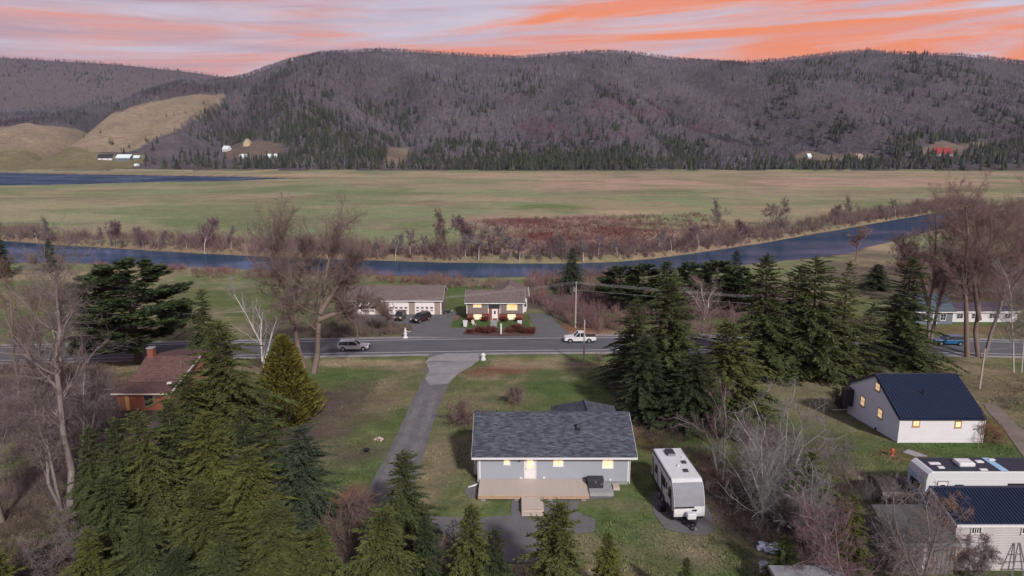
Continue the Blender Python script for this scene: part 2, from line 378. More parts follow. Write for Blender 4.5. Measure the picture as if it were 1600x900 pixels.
for P_, c_ in CLEAR:
    f = inpoly(X, Y, P_); hc[f] = np.array(c_)*(.8 + .4*n[f])
Z2 = Z.copy(); Z2[rows < 992] -= .6
hill = obj('hills', np_mesh('hills', np.stack([X, Y, Z2], -1).reshape(-1, 3), grid_faces(*X.shape), M['hill'], True, hc.reshape(-1, 3)))
tag(hill, kind='structure')
def far_h(X, Y):
    c = np.interp(X, _fx, _fz); t = np.clip((Y - 2600)/1200, 0, 1.6)
    S = np.where(t < 1, sm(-.1, 1.05, t), 1 - .5*(t-1)**2)
    return 10 + (c - 10)*S + 30*(fbm(X/300, Y/300, 71, 4) - .5)*(1 - np.clip(t, 0, 1))
rows = np.concatenate([np.linspace(2500, 3850, 60), np.linspace(3880, 4600, 10)])
u = np.linspace(-4200, 600, 140); Y = np.repeat(rows[:, None], 140, 1); X = np.repeat(u[None], len(rows), 0); Z = far_h(X, Y)
fh = obj('far_hill', np_mesh('far_hill', np.stack([X, Y, Z], -1).reshape(-1, 3), grid_faces(*X.shape), M['hill'], True, np.tile((.10,.082,.09), (X.size, 1))))
tag(fh, kind='structure')

# water ----------------------------------------------------------------
def water_mat():
    m = bpy.data.materials.new('river_water'); m.use_nodes = True; nt = m.node_tree; N = nt.nodes.new; L = nt.links.new
    nt.nodes.remove(nt.nodes['Principled BSDF']); df = N('ShaderNodeBsdfDiffuse'); df.inputs[0].default_value = (.026, .052, .098, 1)
    b = N('ShaderNodeBsdfGlossy'); b.inputs[0].default_value = (.50, .64, .92, 1); ms = N('ShaderNodeMixShader'); ms.inputs[0].default_value = .30
    WM = ms; L(df.outputs[0], ms.inputs[1]); L(b.outputs[0], ms.inputs[2]); L(ms.outputs[0], nt.nodes['Material Output'].inputs[0])
    tc = N('ShaderNodeTexCoord'); mp = N('ShaderNodeMapping'); mp.inputs['Scale'].default_value = (.35, .9, 1); L(tc.outputs['Object'], mp.inputs[0])
    n = N('ShaderNodeTexNoise'); n.inputs['Scale'].default_value = .9; n.inputs['Detail'].default_value = 4; L(mp.outputs[0], n.inputs['Vector'])
    bp = N('ShaderNodeBump'); bp.inputs['Strength'].default_value = .5; bp.inputs['Distance'].default_value = .25; L(n.outputs[0], bp.inputs['Height']); L(bp.outputs[0], b.inputs['Normal'])
    n2 = N('ShaderNodeTexNoise'); n2.inputs['Scale'].default_value = .05; n2.inputs['Detail'].default_value = 3; L(mp.outputs[0], n2.inputs['Vector'])
    mr = N('ShaderNodeMapRange'); L(n2.outputs[0], mr.inputs[0]); mr.inputs[1].default_value = .35; mr.inputs[2].default_value = .7; mr.inputs[3].default_value = .08; mr.inputs[4].default_value = .3
    L(mr.outputs[0], b.inputs['Roughness'])
    m3 = N('ShaderNodeMapRange'); L(n2.outputs[0], m3.inputs[0]); m3.inputs[1].default_value = .35; m3.inputs[2].default_value = .68; m3.inputs[3].default_value = .12; m3.inputs[4].default_value = .5; L(m3.outputs[0], WM.inputs[0])
    return m
M['water'] = water_mat()
me = MB().quad((-1100,165,WATER),(1100,165,WATER),(1100,985,WATER),(-1100,985,WATER)).build('river', M['water'])
tag(me, kind='structure')

# road, drives, paved yards -------------------------------------------------
def strip(name, pts, width, mt, off, step=1.0, nw=5, jitter=0):
    """a sheet of the given width along a polyline (x,y), draped on the ground"""
    P = np.array(pts, float); seg = np.r_[0, np.cumsum(np.hypot(*np.diff(P, axis=0).T))]
    n = max(int(seg[-1]/step), 2); s = np.linspace(0, seg[-1], n)
    cx = np.interp(s, seg, P[:, 0]); cy = np.interp(s, seg, P[:, 1])
    ker = np.ones(9)/9
    if n > 20:
        for _ in range(2):
            cx[4:-4] = np.convolve(cx, ker, 'valid'); cy[4:-4] = np.convolve(cy, ker, 'valid')
    wd = np.interp(s, np.linspace(0, seg[-1], len(np.atleast_1d(width))), np.atleast_1d(width)) if np.ndim(width) else np.full(n, width)
    tx = np.gradient(cx); ty = np.gradient(cy); l = np.hypot(tx, ty); nx, ny = ty/l, -tx/l
    u = np.linspace(-.5, .5, nw)
    e = np.ones((n, nw)); 
    if jitter: e += jitter*(fbm(s[:, None]/1.5 + np.sign(u)[None]*40, np.zeros((n, nw)), 7, 3) - .5)*2*(np.abs(u)[None] > .4)
    X = cx[:, None] + nx[:, None]*u[None]*wd[:, None]*e; Y = cy[:, None] + ny[:, None]*u[None]*wd[:, None]*e
    Z = hgt(X, Y) + off
    return tag(obj(name, np_mesh(name, np.stack([X, Y, Z], -1).reshape(-1, 3), grid_faces(n, nw)[:, ::-1], mt, True)), kind='structure')
def sheet(name, poly_px, mt, off, step=.6):
    """a paved or planted area: outline read off the photograph and laid on the ground"""
    P = np.array([at(x, y)[:2] for x, y in poly_px]); return sheet_w(name, P, mt, off, step)
def sheet_w(name, P, mt, off, step=.6):
    P = np.asarray(P, float)
    x0, y0 = P.min(0); x1, y1 = P.max(0)
    xs = np.arange(x0 - step, x1 + 2*step, step); ys = np.arange(y0 - step, y1 + 2*step, step)
    X, Y = np.meshgrid(xs, ys); 
    f = grid_faces(*X.shape); cxs = X.ravel()[f].mean(1); cys = Y.ravel()[f].mean(1)
    k = inpoly(cxs, cys, P); f = f[k]
    used = np.unique(f); mp = -np.ones(X.size, int); mp[used] = np.arange(len(used))
    V = np.stack([X.ravel()[used], Y.ravel()[used]], -1)
    # pull border vertices onto the outline
    cnt = np.bincount(mp[f].ravel(), minlength=len(used)); bd = cnt < 4
    A = P; B = np.roll(P, -1, 0)
    for i in np.where(bd)[0]:
        p = V[i]; d = B - A; t = np.clip(((p - A)*d).sum(1)/((d*d).sum(1) + 1e-9), 0, 1); q = A + d*t[:, None]
        j = np.argmin(((q - p)**2).sum(1)); V[i] = q[j]
    Z = hgt(V[:, 0], V[:, 1]) + off
    return tag(obj(name, np_mesh(name, np.c_[V, Z], mp[f], mt, True)), kind='structure')
M['asphalt'] = mat('asphalt', (.105,.108,.122), .85, var=.16, scale=.35, fine=(14, .12), spec=.25, stretch=(.35,1,1))
M['gravel'] = mat('gravel', (.27,.258,.26), .95, var=.22, scale=.5, fine=(18, .3), bump=.3)
M['drive'] = mat('drive_asphalt', (.145,.140,.143), .9, var=.2, scale=.6, fine=(16, .2))
M['yard'] = mat('yard_asphalt', (.125,.125,.132), .9, var=.13, scale=.4, fine=(14, .12))
M['line'] = mat('road_paint', (.62,.62,.62), .7, var=.25, scale=3)
M['lawn'] = mat('mown_lawn', (.055,.105,.028), .95, var=.3, scale=1.2, fine=(14, .25))
M['dirt'] = mat('bare_dirt', (.175,.115,.085), .95, var=.25, scale=1., fine=(9, .25))
M['concrete'] = mat('concrete', (.30,.30,.31), .9, var=.12, scale=2.)
rx = np.linspace(-330, 330, 120); rd = [(x, float(roadc(x))) for x in rx]
strip('road', rd, 9.6, M['asphalt'], .05, 2., 9)
for s in (-1, 1):
    strip('road_edge_line', [(x, y + s*3.75) for x, y in rd], .17, M['line'], .062, 2., 2)
strip('road_shoulder', [(x, y - 5.2) for x, y in rd], 1.6, M['gravel'], .042, 2., 3, .15)
strip('road_shoulder', [(x, y + 5.2) for x, y in rd], 1.6, M['gravel'], .042, 2., 3, .15)
dw = [at(x, y)[:2] for x, y in [(706,553),(700,566),(688,585),(672,615),(655,655),(638,700),(618,745),(600,800),(598,850),(625,880),(680,872)]]
M['track'] = mat('wheel_track', (.175,.168,.17), .95, var=.25, scale=.8, fine=(14, .25))
for s in (-1, 1):
    D_ = np.array(dw); tg = np.gradient(D_, axis=0); tg /= np.hypot(tg[:, 0], tg[:, 1])[:, None]; q = D_[3:8] + s*.82*np.c_[tg[:, 1], -tg[:, 0]][3:8]
    strip('wheel_track', q, .75, M['track'], .062, .8, 4, .6)
strip('driveway', dw, [7.5,6.0,4.4,3.9,3.6,3.5,3.5,3.6,3.8,4,4], M['drive'], .045, .8, 7, .10)
sheet('driveway_apron', [(664,566),(676,557),(700,552.5),(738,552.5),(752,557),(738,572),(716,584),(700,600),(672,602),(664,592),(671,580)], M['gravel'], .055)
sheet('parking_pad', [(660,806),(742,810),(798,806),(800,775),(740,778),(738,786),(724,768),(742,752),(918,752),(922,766),(960,770),(962,779),(905,782),(900,800),(930,812),(930,832),(868,838),(866,880),(770,880),(700,838),(660,838)], M['drive'], .05)
sheet('trailer_pad', [(1018,770),(1050,762),(1095,776),(1112,806),(1116,834),(1085,838),(1040,828),(1020,800)], M['drive'], .05)
sheet('parking_lot', [(630,526),(645,515),(640,506),(560,508),(548,499),(541,489),(690,489),(700,488),(722,488),(716,500),(705,513),(835,513),(830,500),(824,490),(857,490),(866,502),(886,518),(896,524),(880,527),(760,529)], M['yard'], .045, .8)
sheet('front_lawn', [(708,501),(766,501),(765,511.5),(704,511.5)], M['lawn'], .075, .5)
sheet('front_lawn', [(778,501),(826,501),(829,511.5),(777.5,511.5)], M['lawn'], .075, .5)
sheet('front_walk', [(767,500.5),(777,500.5),(776.5,513),(766,513)], M['concrete'], .08, .4)
sheet('gravel_strip', [(711,490),(722,489),(707,512.5),(703,512.5)], M['dirt'], .07, .5)
sheet('flower_bed', [(722,523),(728,516),(760,513.5),(815,514),(836,518),(834,524.5),(780,526)], mat('bed_mulch', (.11,.06,.05), .95, .3, 2.), .085, .4)
sheet('side_road', [(1600,716),(1566,668),(1540,640),(1536,628),(1560,635),(1590,665),(1640,700),(1640,730)], mat('gravel_lane', (.2,.165,.145), .95, .2, .5, fine=(12,.2)), .05)
sheet('side_road', [(1280,592),(1335,580),(1372,570),(1372,578),(1330,593),(1300,598)], bpy.data.materials['gravel_lane'], .05)
sheet('dirt_track', [(160,640),(100,640),(60,632),(0,628),(-40,610),(60,612),(130,618),(182,615),(188,640)], M['gravel'], .05, .8)
# ------------------------------------------------------------------ buildings
def shingle_mat(name, c1, c2, streak=.5):
    m = bpy.data.materials.new(name); m.use_nodes = True; nt = m.node_tree; N = nt.nodes.new; L = nt.links.new
    b = nt.nodes['Principled BSDF']; b.inputs['Roughness'].default_value = .9; b.inputs['Specular IOR Level'].default_value = .2
    tc = N('ShaderNodeTexCoord'); mp = N('ShaderNodeMapping'); mp.inputs['Scale'].default_value = (1.1, 3.6, 1.2); L(tc.outputs['Object'], mp.inputs[0])
    n = N('ShaderNodeTexNoise'); n.inputs['Scale'].default_value = 1.5; n.inputs['Detail'].default_value = 5; n.inputs['Roughness'].default_value = .62; L(mp.outputs[0], n.inputs['Vector'])
    r = N('ShaderNodeValToRGB'); L(n.outputs[0], r.inputs[0]); e = r.color_ramp.elements
    e[0].position = .38; e[0].color = (*c1, 1); e[1].position = .66; e[1].color = (*c2, 1)
    br = N('ShaderNodeTexBrick'); L(tc.outputs['Object'], br.inputs['Vector']); br.inputs['Scale'].default_value = 1
    br.inputs['Brick Width'].default_value = .32; br.inputs['Row Height'].default_value = .15; br.inputs['Mortar Size'].default_value = .012; br.inputs['Mortar Smooth'].default_value = .3
    br.inputs['Color1'].default_value = (1.12,1.12,1.12,1); br.inputs['Color2'].default_value = (.86,.86,.86,1); br.inputs['Mortar'].default_value = (.6,.6,.6,1)
    mx = N('ShaderNodeMix'); mx.data_type = 'RGBA'; mx.blend_type = 'MULTIPLY'; mx.inputs[0].default_value = 1; L(r.outputs[0], mx.inputs[6]); L(br.outputs[0], mx.inputs[7])
    L(mx.outputs[2], b.inputs['Base Color'])
    bp = N('ShaderNodeBump'); bp.inputs['Strength'].default_value = .4; bp.inputs['Distance'].default_value = .02; L(br.outputs[1], bp.inputs['Height']); bp.invert = True; L(bp.outputs[0], b.inputs['Normal'])
    return m
M['slate'] = shingle_mat('slate_shingles', (.040,.044,.060), (.125,.138,.175))
M['brownroof'] = shingle_mat('brown_shingles', (.095,.052,.048), (.165,.098,.09))
M['taupe'] = shingle_mat('taupe_shingles', (.135,.105,.10), (.20,.16,.155))
M['white'] = mat('white_trim', (.64,.64,.66), .6, .06, 3.)
M['bluegrey'] = mat('blue_grey_siding', (.30,.32,.37), .6, .06, 2., stretch=(.3,1,3))
M['skytintwall'] = mat('sky_tinted_white_siding', (.66,.71,.79), .6, .06, 1.5, stretch=(.3,1,3))  # white siding, with the blue skylight on the shaded end put into its colour
M['whitewall'] = mat('white_siding', (.60,.60,.63), .65, .06, 1.2, stretch=(.3,1,3))
M['navy'] = mat('navy_metal_roof', (.018,.028,.062), .38, .15, .8, metal=.2, spec=.5)
M['lit'] = mat('lit_glass', (.85,.52,.24), .3, .2, 3.5, emit=.62, col2=(1.,.82,.55))
M['lit2'] = mat('warm_lit_glass', (.7,.36,.12), .3, .25, 3.5, emit=.65, col2=(1.,.68,.32))
M['glass'] = mat('dark_glass', (.02,.025,.03), .12, .2, 4., spec=.6)
M['woodtrim'] = mat('stained_wood_trim', (.42,.24,.09), .7, .2, 6.)
M['deck'] = mat('deck_boards', (.46,.395,.345), .8, .14, 2.5, stretch=(.4,6,2), fine=(20,.08))
M['deckdark'] = mat('deck_rim_boards', (.40,.27,.19), .8, .2, 3.)
M['foundation'] = mat('concrete_foundation', (.25,.25,.26), .9, .15, 2.)
M['black'] = mat('black_plastic', (.015,.015,.018), .5, .2, 4.)
M['charcoal'] = mat('charcoal_lid', (.035,.036,.045), .45, .2, 3.)
M['rust'] = mat('red_wall', (.21,.07,.048), .8, .2, 1.5, stretch=(4,4,.6))
M['ochre'] = mat('tan_gable', (.27,.165,.10), .8, .2, 1.5)
M['brick'] = mat('red_brick', (.22,.075,.055), .85, .25, 8.)
M['taupewall'] = mat('taupe_siding', (.19,.15,.14), .75, .08, 1.2, stretch=(.3,1,3))
M['tanwall'] = mat('tan_garage_wall', (.30,.235,.20), .8, .08, 1.2)
M['doorwhite'] = mat('door_paint', (.74,.70,.70), .55, .05, 3.)
M['weathered'] = mat('weathered_boards', (.42,.40,.41), .85, .28, 1.5, stretch=(.35,1,7))
M['greyshed'] = mat('grey_shed_boards', (.16,.15,.15), .9, .3, 1.5, stretch=(4,1,.5))
M['greyroof'] = mat('grey_roll_roofing', (.075,.074,.078), .9, .25, 1.2)
M['tarp'] = mat('brown_tarp', (.062,.046,.045), .6, .3, 1.2)
M['tarpgrey'] = mat('grey_tarp', (.20,.17,.165), .7, .25, 1.)
M['metalgrey'] = mat('galvanised_metal', (.32,.33,.35), .45, .15, 3., metal=.6)
M['redroof'] = mat('red_metal_roof', (.26,.035,.03), .6, .15, .5)
M['yellowwall'] = mat('cream_wall', (.45,.38,.25), .8, .1, .5)
M['siding_grey'] = mat('slate_blue_wall', (.13,.16,.20), .7, .1, .6)
M['tealroof'] = mat('grey_blue_roof', (.065,.09,.115), .7, .2, .5)

def clap(x0, x1, z0, z1, y, dirn=-1, pitch=.16, axis='x'):
    """overlapping horizontal boards on a wall face; dirn is the side the face looks to"""
    m = MB(); z = z0
    while z < z1 - .01:
        t = min(z + pitch, z1); a = y + dirn*.045; b = y + dirn*.018
        if axis == 'x': m.add([(x0,a,z),(x1,a,z),(x1,b,t),(x0,b,t),(x0,y,z),(x1,y,z)], [(0,1,2,3) if dirn < 0 else (3,2,1,0),(4,5,1,0)])
        else: m.add([(a,x0,z),(a,x1,z),(b,x1,t),(b,x0,t),(y,x0,z),(y,x1,z)], [(3,2,1,0) if dirn < 0 else (0,1,2,3),(4,5,1,0)])
        z = t
    return m
def window(parent, x0, x1, z0, z1, y, pane, frame='white', fw=.09, sash=True, name='window'):
    """a window in a wall that faces -y: casing, pane, sill and muntins"""
    w = MB(); d0, d1 = y - .075, y - .002
    w.box(x0-fw, x1+fw, d0, d1, z1, z1+fw).box(x0-fw, x1+fw, d0, d1, z0-fw, z0).box(x0-fw, x0, d0, d1, z0, z1).box(x1, x1+fw, d0, d1, z0, z1)
    o = w.build(name, M[frame], parent)
    part('pane', M[pane], o, (x0, x1, y-.05, y-.03, z0, z1))
    part('sill', M[frame], o, (x0-fw-.04, x1+fw+.04, y-.12, y-.077, z0-fw-.03, z0-fw+.02))
    if sash and x1 - x0 > .5:
        part('muntin', M[frame], o, ((x0+x1)/2-.02, (x0+x1)/2+.02, y-.07, y-.052, z0, z1))
    if sash and z1 - z0 > .8:
        part('muntin', M[frame], o, (x0, x1, y-.072, y-.053, (z0+z1)/2-.02, (z0+z1)/2+.02))
    return o
def window_side(parent, y0, y1, z0, z1, x, pane, frame, s=-1, fw=.1):
    a, b = sorted((x + s*.075, x + s*.002)); w = MB()
    w.box(a, b, y0-fw, y1+fw, z1, z1+fw).box(a, b, y0-fw, y1+fw, z0-fw, z0).box(a, b, y0-fw, y0, z0, z1).box(a, b, y1, y1+fw, z0, z1)
    o = w.build('window', M[frame], parent); a, b = sorted((x + s*.05, x + s*.03)); part('pane', M[pane], o, (a, b, y0, y1, z0, z1))
    a, b = sorted((x + s*.12, x + s*.077)); part('sill', M[frame], o, (a, b, y0-fw-.04, y1+fw+.04, z0-fw-.03, z0-fw+.02))
    a, b = sorted((x + s*.07, x + s*.052)); part('muntin', M[frame], o, (a, b, y0, y1, (z0+z1)/2-.02, (z0+z1)/2+.02))
    return o
def gable_body(x0, x1, y0, y1, z0, ze, zr, yr=None):
    """walls with gable ends at x0 and x1, ridge along x"""
    yr = (y0+y1)/2 if yr is None else yr
    return MB().prism([(y0,z0),(y1,z0),(y1,ze),(yr,zr),(y0,ze)], x0, x1, 'x')
def roof_slab(x0, x1, ya, za, yb, zb, th=.14):
    """one slope from (ya,za) at the eave to (yb,zb) at the ridge; made in its own plane so shingle courses run along the eave"""
    L_ = math.hypot(yb-ya, zb-za); ang = math.atan2(zb-za, yb-ya) 
    return (x0, x1, L_, ang, ya, za, th)
def build_slab(name, mt, parent, slab):
    x0, x1, L_, ang, ya, za, th = slab
    o = MB().box(x0, x1, 0, L_, 0, th).build(name, mt, parent)
    o.location = (0, ya, za); o.rotation_euler = (ang, 0, 0); return o
def roof_gable(parent, x0, x1, y0, y1, ze, zr, mt, over=.45, side=.4, trim='white', yr=None):
    yr = (y0+y1)/2 if yr is None else yr
    s0 = (zr-ze)/(yr-y0); s1 = (zr-ze)/(y1-yr)
    r1 = build_slab('roof', mt, parent, roof_slab(x0-side, x1+side, y0-over, ze-over*s0+.02, yr, zr+.02))
    ang = math.atan2(zr-ze+over*s1, -(y1+over-yr)); L_ = math.hypot(zr-ze+over*s1, y1+over-yr)
    r2 = MB().box(x0-side, x1+side, 0, L_, -.14, 0).build('roof', mt, parent); r2.location = (0, y1+over, ze-over*s1+.02); r2.rotation_euler = (ang, 0, 0)
    part('ridge_cap', mt, parent, (x0-side-.01, x1+side+.01, yr-.14, yr+.14, zr+.10, zr+.19))
    ez = ze - over*s0
    part('gutter', M[trim], parent, (x0-side, x1+side, y0-over-.13, y0-over-.005, ez-.10, ez+.07))
    for x in (x0-side-.03, x1+side):
        m = MB(); m.prism([(y0-over, ez-.10), (yr, zr-.10), (y1+over, ze-over*s1-.10), (y1+over, ze-over*s1+.13), (yr, zr+.15), (y0-over, ez+.13)], x, x+.03, 'x')
        m.build('rake_board', M[trim], parent)
    return r1, r2
def ribs(parent_roof, x0, x1, L_, th, sp, mt):
    """standing seams of a metal roof, in the slab's own plane"""
    me = None; n = int((x1-x0)/sp)
    for i in range(n+1):
        if me is None:
            o = MB().box(-.025, .025, .02, L_-.02, th-.01, th+.055).build('roof_seam', mt, parent_roof); me = o.data
        else: o = obj('roof_seam', me, parent_roof)
        o.location = (x0 + .05 + i*(x1-x0-.1)/n, 0, 0)
def wrect(x0, y0, x1, y1, Yw, o):
    """pixel rectangle on a wall at distance Yw -> local x0,x1,z0,z1"""
    ym = (y0+y1)/2
    return (xat(Yw, x0, ym)-o[0], xat(Yw, x1, ym)-o[0], zat(Yw, y1)-o[2], zat(Yw, y0)-o[2])
def hip(parent, x0, x1, y0, y1, ze, zr, mt, over=.4, ridge=None):
    x0 -= over; x1 += over; y0 -= over; y1 += over
    (a, b) = ridge
    m = MB(); v = [(x0,y0,ze),(x1,y0,ze),(x1,y1,ze),(x0,y1,ze),(a[0],a[1],zr),(b[0],b[1],zr)]
    m.add(v, [(0,1,4),(1,2,5,4),(2,3,5),(3,0,4,5),(3,2,1,0)])
    return m.build('roof', mt, parent)

# --- the grey bungalow with the deck, in the middle of the picture
O = np.array([3.64, 55.45, 9.0])
H = thing('bungalow', 'long blue grey bungalow with dark slate shingle roof and wooden deck', 'house', O)
w = 6.48; D = 8.6; ze = 2.88; zr = zat(55.45 + D/2, 644) - 9.0 - .15
gable_body(-w, w, 0, D, .25, ze, zr).build('wall', M['bluegrey'], H)
clap(-w, w, .3, ze-.02, 0).build('siding', M['bluegrey'], H)
part('foundation', M['foundation'], H, (-w+.03, w-.03, .03, D-.03, -1.6, .25))
rf, _ = roof_gable(H, -w, w, 0, D, ze, zr, M['slate'], .48, .62)
sp = .48*(zr-ze)/(D/2)
part('corner_board', M['white'], H, (-w-.02, -w+.12, -.065, -.047, .25, ze-.1)); part('corner_board', M['white'], H, (w-.12, w+.02, -.065, -.047, .25, ze-.1))
for r, fr in (((788,718.5,796,725), 'white'), ((865.5,719,879,727.5), 'white'), ((942,718,957,730.5), 'white')):
    window(H, *wrect(*r, 55.4, O), 0, 'lit')
x0, x1, z0, z1 = wrect(820.5, 717, 836, 750, 55.4, O)
d = part('door', M['doorwhite'], H, (x0, x1, -.07, -.045, .55, 2.56), bevel=.01)
part('door_glass', M['lit'], d, (x0+.18, x1-.18, -.085, -.071, 1.55, 2.4)); part('handle', M['metalgrey'], d, (x0+.06, x0+.1, -.12, -.071, 1.42, 1.56))
m = MB().box(x0-.12, x0-.005, -.09, -.045, .55, 2.67).box(x1+.005, x1+.12, -.09, -.045, .55, 2.67).box(x0-.005, x1+.005, -.09, -.045, 2.565, 2.67); m.build('door_frame', M['white'], H)
m = MB().tube((x0-.5,-.10,2.18),(x0-.5,-.10,2.42),.10,.07,8).box(x0-.55,x0-.45,-.1,-.04,2.38,2.46); m.build('wall_lamp', M['charcoal'], H)
for px, py in ((814,746.5),(850,746),(953.5,749.5)):
    a, b, c, e = wrect(px-2, py-1.4, px+2, py+1.4, 55.4, O); part('wall_vent', M['white'], H, (a, b, -.09, -.046, c, e))
x = xat(58, 899.5, 693) - O[0]; yv = 2.5; zz = ze + yv*(zr-ze)/(D/2)
m = MB().tube((x,yv,zz),(x,yv,zz+.5),.07,.07,8).tube((x,yv,zz+.45),(x,yv,zz+.55),.13,.10,8); m.build('vent_pipe', M['black'], H)
part('roof_vent', M['black'], H, (x-.12, x+.35, yv-.3, yv-.02, zz-.1, zz+.22), bevel=.03)
m = MB().tube((-w-.4,-.35,ze-.35),(-w-.1,-.12,ze-.6),.045).tube((-w-.1,-.12,ze-.6),(-w-.1,-.12,.1),.045); m.build('downspout', M['white'], H)
m = MB().tube((-w-.1,-.2,.12),(-w-.95,-.55,-.02),.07,.07,6); m.build('downspout_elbow', M['white'], H)
m = MB().tube((w+.07,-.1,.1),(w+.07,-.1,ze-.2),.045); m.build('downspout', M['white'], H)
# the back wing under its hipped roof
part('wing_wall', M['bluegrey'], H, (1.1, 6.3, D-.02, D+3.6, -1.5, 2.2))
xa = xat(64, 914, 626) - O[0]; zp = zat(64., 625) - 9.0
m = MB(); a0, a1 = .35, 7.0; y1 = D + 4.0; zb = 2.25; yb = D/2 + .5
m.add([(a0,yb,zb),(a1,yb,zb),(a1,y1,zb),(a0,y1,zb),(xa,yb,zp),(xa,64.-55.45,zp)], [(3,0,4,5),(1,2,5,4),(2,3,5),(0,1,4),(3,2,1,0)])
m.build('wing_roof', M['slate'], H)
part('hip_cap', M['slate'], H, (xa-.1, xa+.1, yb+.2, 64.-55.45, zp-.01, zp+.07))
# meter box and tank on the left wall
part('meter_box', M['metalgrey'], H, (-w-.32, -w-.02, .5, 1.1, 1.2, 2.1), bevel=.03)
part('condenser', M['white'], H, (-w-.55, -w-.05, 1.4, 2.3, .2, 1.3), bevel=.05)
# deck
dk = thing('deck', 'pale wooden deck with broad front landing along the grey bungalow', 'deck', O)
dx0 = -w + .05; dx1 = xat(54, 917, 762) - O[0]; n = 22
bm_ = None
for i in range(n):
    y0 = -.10 - (i+1)*2.85/n
    if bm_ is None:
        o = MB().box(dx0, dx1, 0, 2.85/n-.012, 0, .04).build('deck_board', M['deck'], dk); bm_ = o.data
    else: o = obj('deck_board', bm_, dk)
    o.location = (random.Random(i).uniform(-.02,.02), y0, .5 + random.Random(i+50).uniform(0,.006))
part('rim_board', M['deckdark'], dk, (dx0+.02, dx1-.02, -3.0, -2.955, .22, .5)); part('rim_board', M['deckdark'], dk, (dx0-.03, dx0+.015, -3.0, -.1, .22, .52)); part('rim_board', M['deckdark'], dk, (dx1-.015, dx1+.03, -3.0, -.1, .22, .52))
for x in np.linspace(dx0+.4, dx1-.4, 4): part('footing', M['foundation'], dk, (x-.2, x+.2, -2.9, -2.5, -.3, .2))
lx0 = xat(52, 815, 785) - O[0]; lx1 = xat(52, 848, 785) - O[0]
bm_ = None; n = 11
for i in range(n):
    t = i/(n-1); y0 = -3.02 - (i+1)*2.0/n
    if bm_ is None:
        o = MB().box(lx0, lx1, 0, 2.0/n-.012, 0, .04).build('landing_board', M['deck'], dk); bm_ = o.data
    else: o = obj('landing_board', bm_, dk)
    o.location = (0, y0, .42 - .0*t)
part('riser', M['deck'], dk, (lx0, lx1, -5.08, -5.04, -.15, .41)); part('step_tread', M['deck'], dk, (lx0-.02, lx1+.02, -5.40, -5.09, .20, .24)); part('riser', M['deck'], dk, (lx0, lx1, -5.39, -5.35, -.25, .195))
part('rim_board', M['deckdark'], dk, (lx0-.04, lx0-.003, -5.03, -3.02, -.1, .44)); part('rim_board', M['deckdark'], dk, (lx1+.003, lx1+.04, -5.03, -3.02, -.1, .44))
# storage box, pad and mat
P = np.array([xat(54.4, 930, 755), 54.35, 9.1])
pad = part('concrete_pad', M['concrete'], None, (xat(54,920,765), xat(54,957,765), 53.3, 55.2, 8.7, 9.32)); tag(pad, 'light grey concrete pad carrying the dark storage box beside the deck', 'slab')
bx = thing('storage_box', 'dark charcoal storage box with rounded lid on the concrete pad', 'box', (P[0], 54.5, 9.32))
part('body', M['charcoal'], bx, (-.66, .66, -.42, .42, 0, .62), bevel=.03)
m = MB().prism([(-.46,.62),(.46,.62),(.46,.72),(.3,.82),(-.3,.82),(-.46,.72)], -.70, .70, 'x'); m.build('lid', M['charcoal'], bx, bevel=.02)
part('latch', M['metalgrey'], bx, (-.06, .06, -.49, -.462, .5, .66)); part('label_plate', M['metalgrey'], bx, (.42, .56, -.435, -.421, .35, .45))
s = part('step_slab', M['deck'], None, (xat(54.6,958,760), xat(54.6,968,760), 54.4, 55.2, 8.8, 9.22)); tag(s, 'small square wooden step under the right end of the bungalow wall', 'step')

# --- pale house with the navy metal roof
O = np.array([39.55, 66.2, 7.95]); H = thing('gabled_house', 'white gabled house with ribbed navy metal roof', 'house', O)
w = 8.5; D = 10.6; ze = zat(66.2, 653) - O[2]; zr = zat(66.2 + D/2, 584) - O[2] - .15
gable_body(0, w, 0, D, -1.3, ze, zr).build('wall', M['skytintwall'], H)
clap(0, w, -.6, ze, 0, pitch=.14).build('siding', M['whitewall'], H)
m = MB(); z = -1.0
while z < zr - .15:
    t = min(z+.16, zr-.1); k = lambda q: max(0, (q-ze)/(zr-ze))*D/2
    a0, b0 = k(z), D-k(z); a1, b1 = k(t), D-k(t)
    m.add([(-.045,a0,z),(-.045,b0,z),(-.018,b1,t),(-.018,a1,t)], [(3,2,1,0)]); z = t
m.build('gable_siding', M['skytintwall'], H)
part('corner_board', M['white'], H, (-.06, .09, -.065, -.047, -.9, ze-.05)); part('corner_board', M['white'], H, (w-.09, w+.05, -.065, -.047, -.9, ze-.05))
r1, r2 = roof_gable(H, 0, w, 0, D, ze, zr, M['navy'], .12, .18, 'navy')
s0 = (zr-ze)/(D/2); L_ = math.hypot(D/2+.12, zr-ze+.12*s0)
ribs(r1, -.18, w+.18, L_, .14, .3, M['navy'])
for r in ((1427.5,658,1436,665.5),(1493.5,659.5,1501,667)): window(H, *wrect(*r, 66.15, O), 0, 'lit', 'woodtrim', .11)
def srect(px, py, X): d = ray(px, py); t = X/d[0]; return d[1]*t - O[1], CZ + d[2]*t - O[2]
for cx, cy, hh in ((1371.5,604.5,5.5),(1348,627,7.0),(1375,646,7.0)):
    y_, z_ = srect(cx, cy, 39.5); hz = hh*(66.2+y_)/F*1.05
    window_side(H, y_-.42, y_+.42, z_-hz*.95, z_+hz*.95, 0, 'lit', 'woodtrim')
px = 3.6; py = 2.6; pz = ze + py*s0; m = MB().tube((px,py,pz+.1),(px,py,pz+.65),.08,.08,8).tube((px,py,pz+.6),(px,py,pz+.72),.14,.11,8); m.build('vent_pipe', M['black'], H)
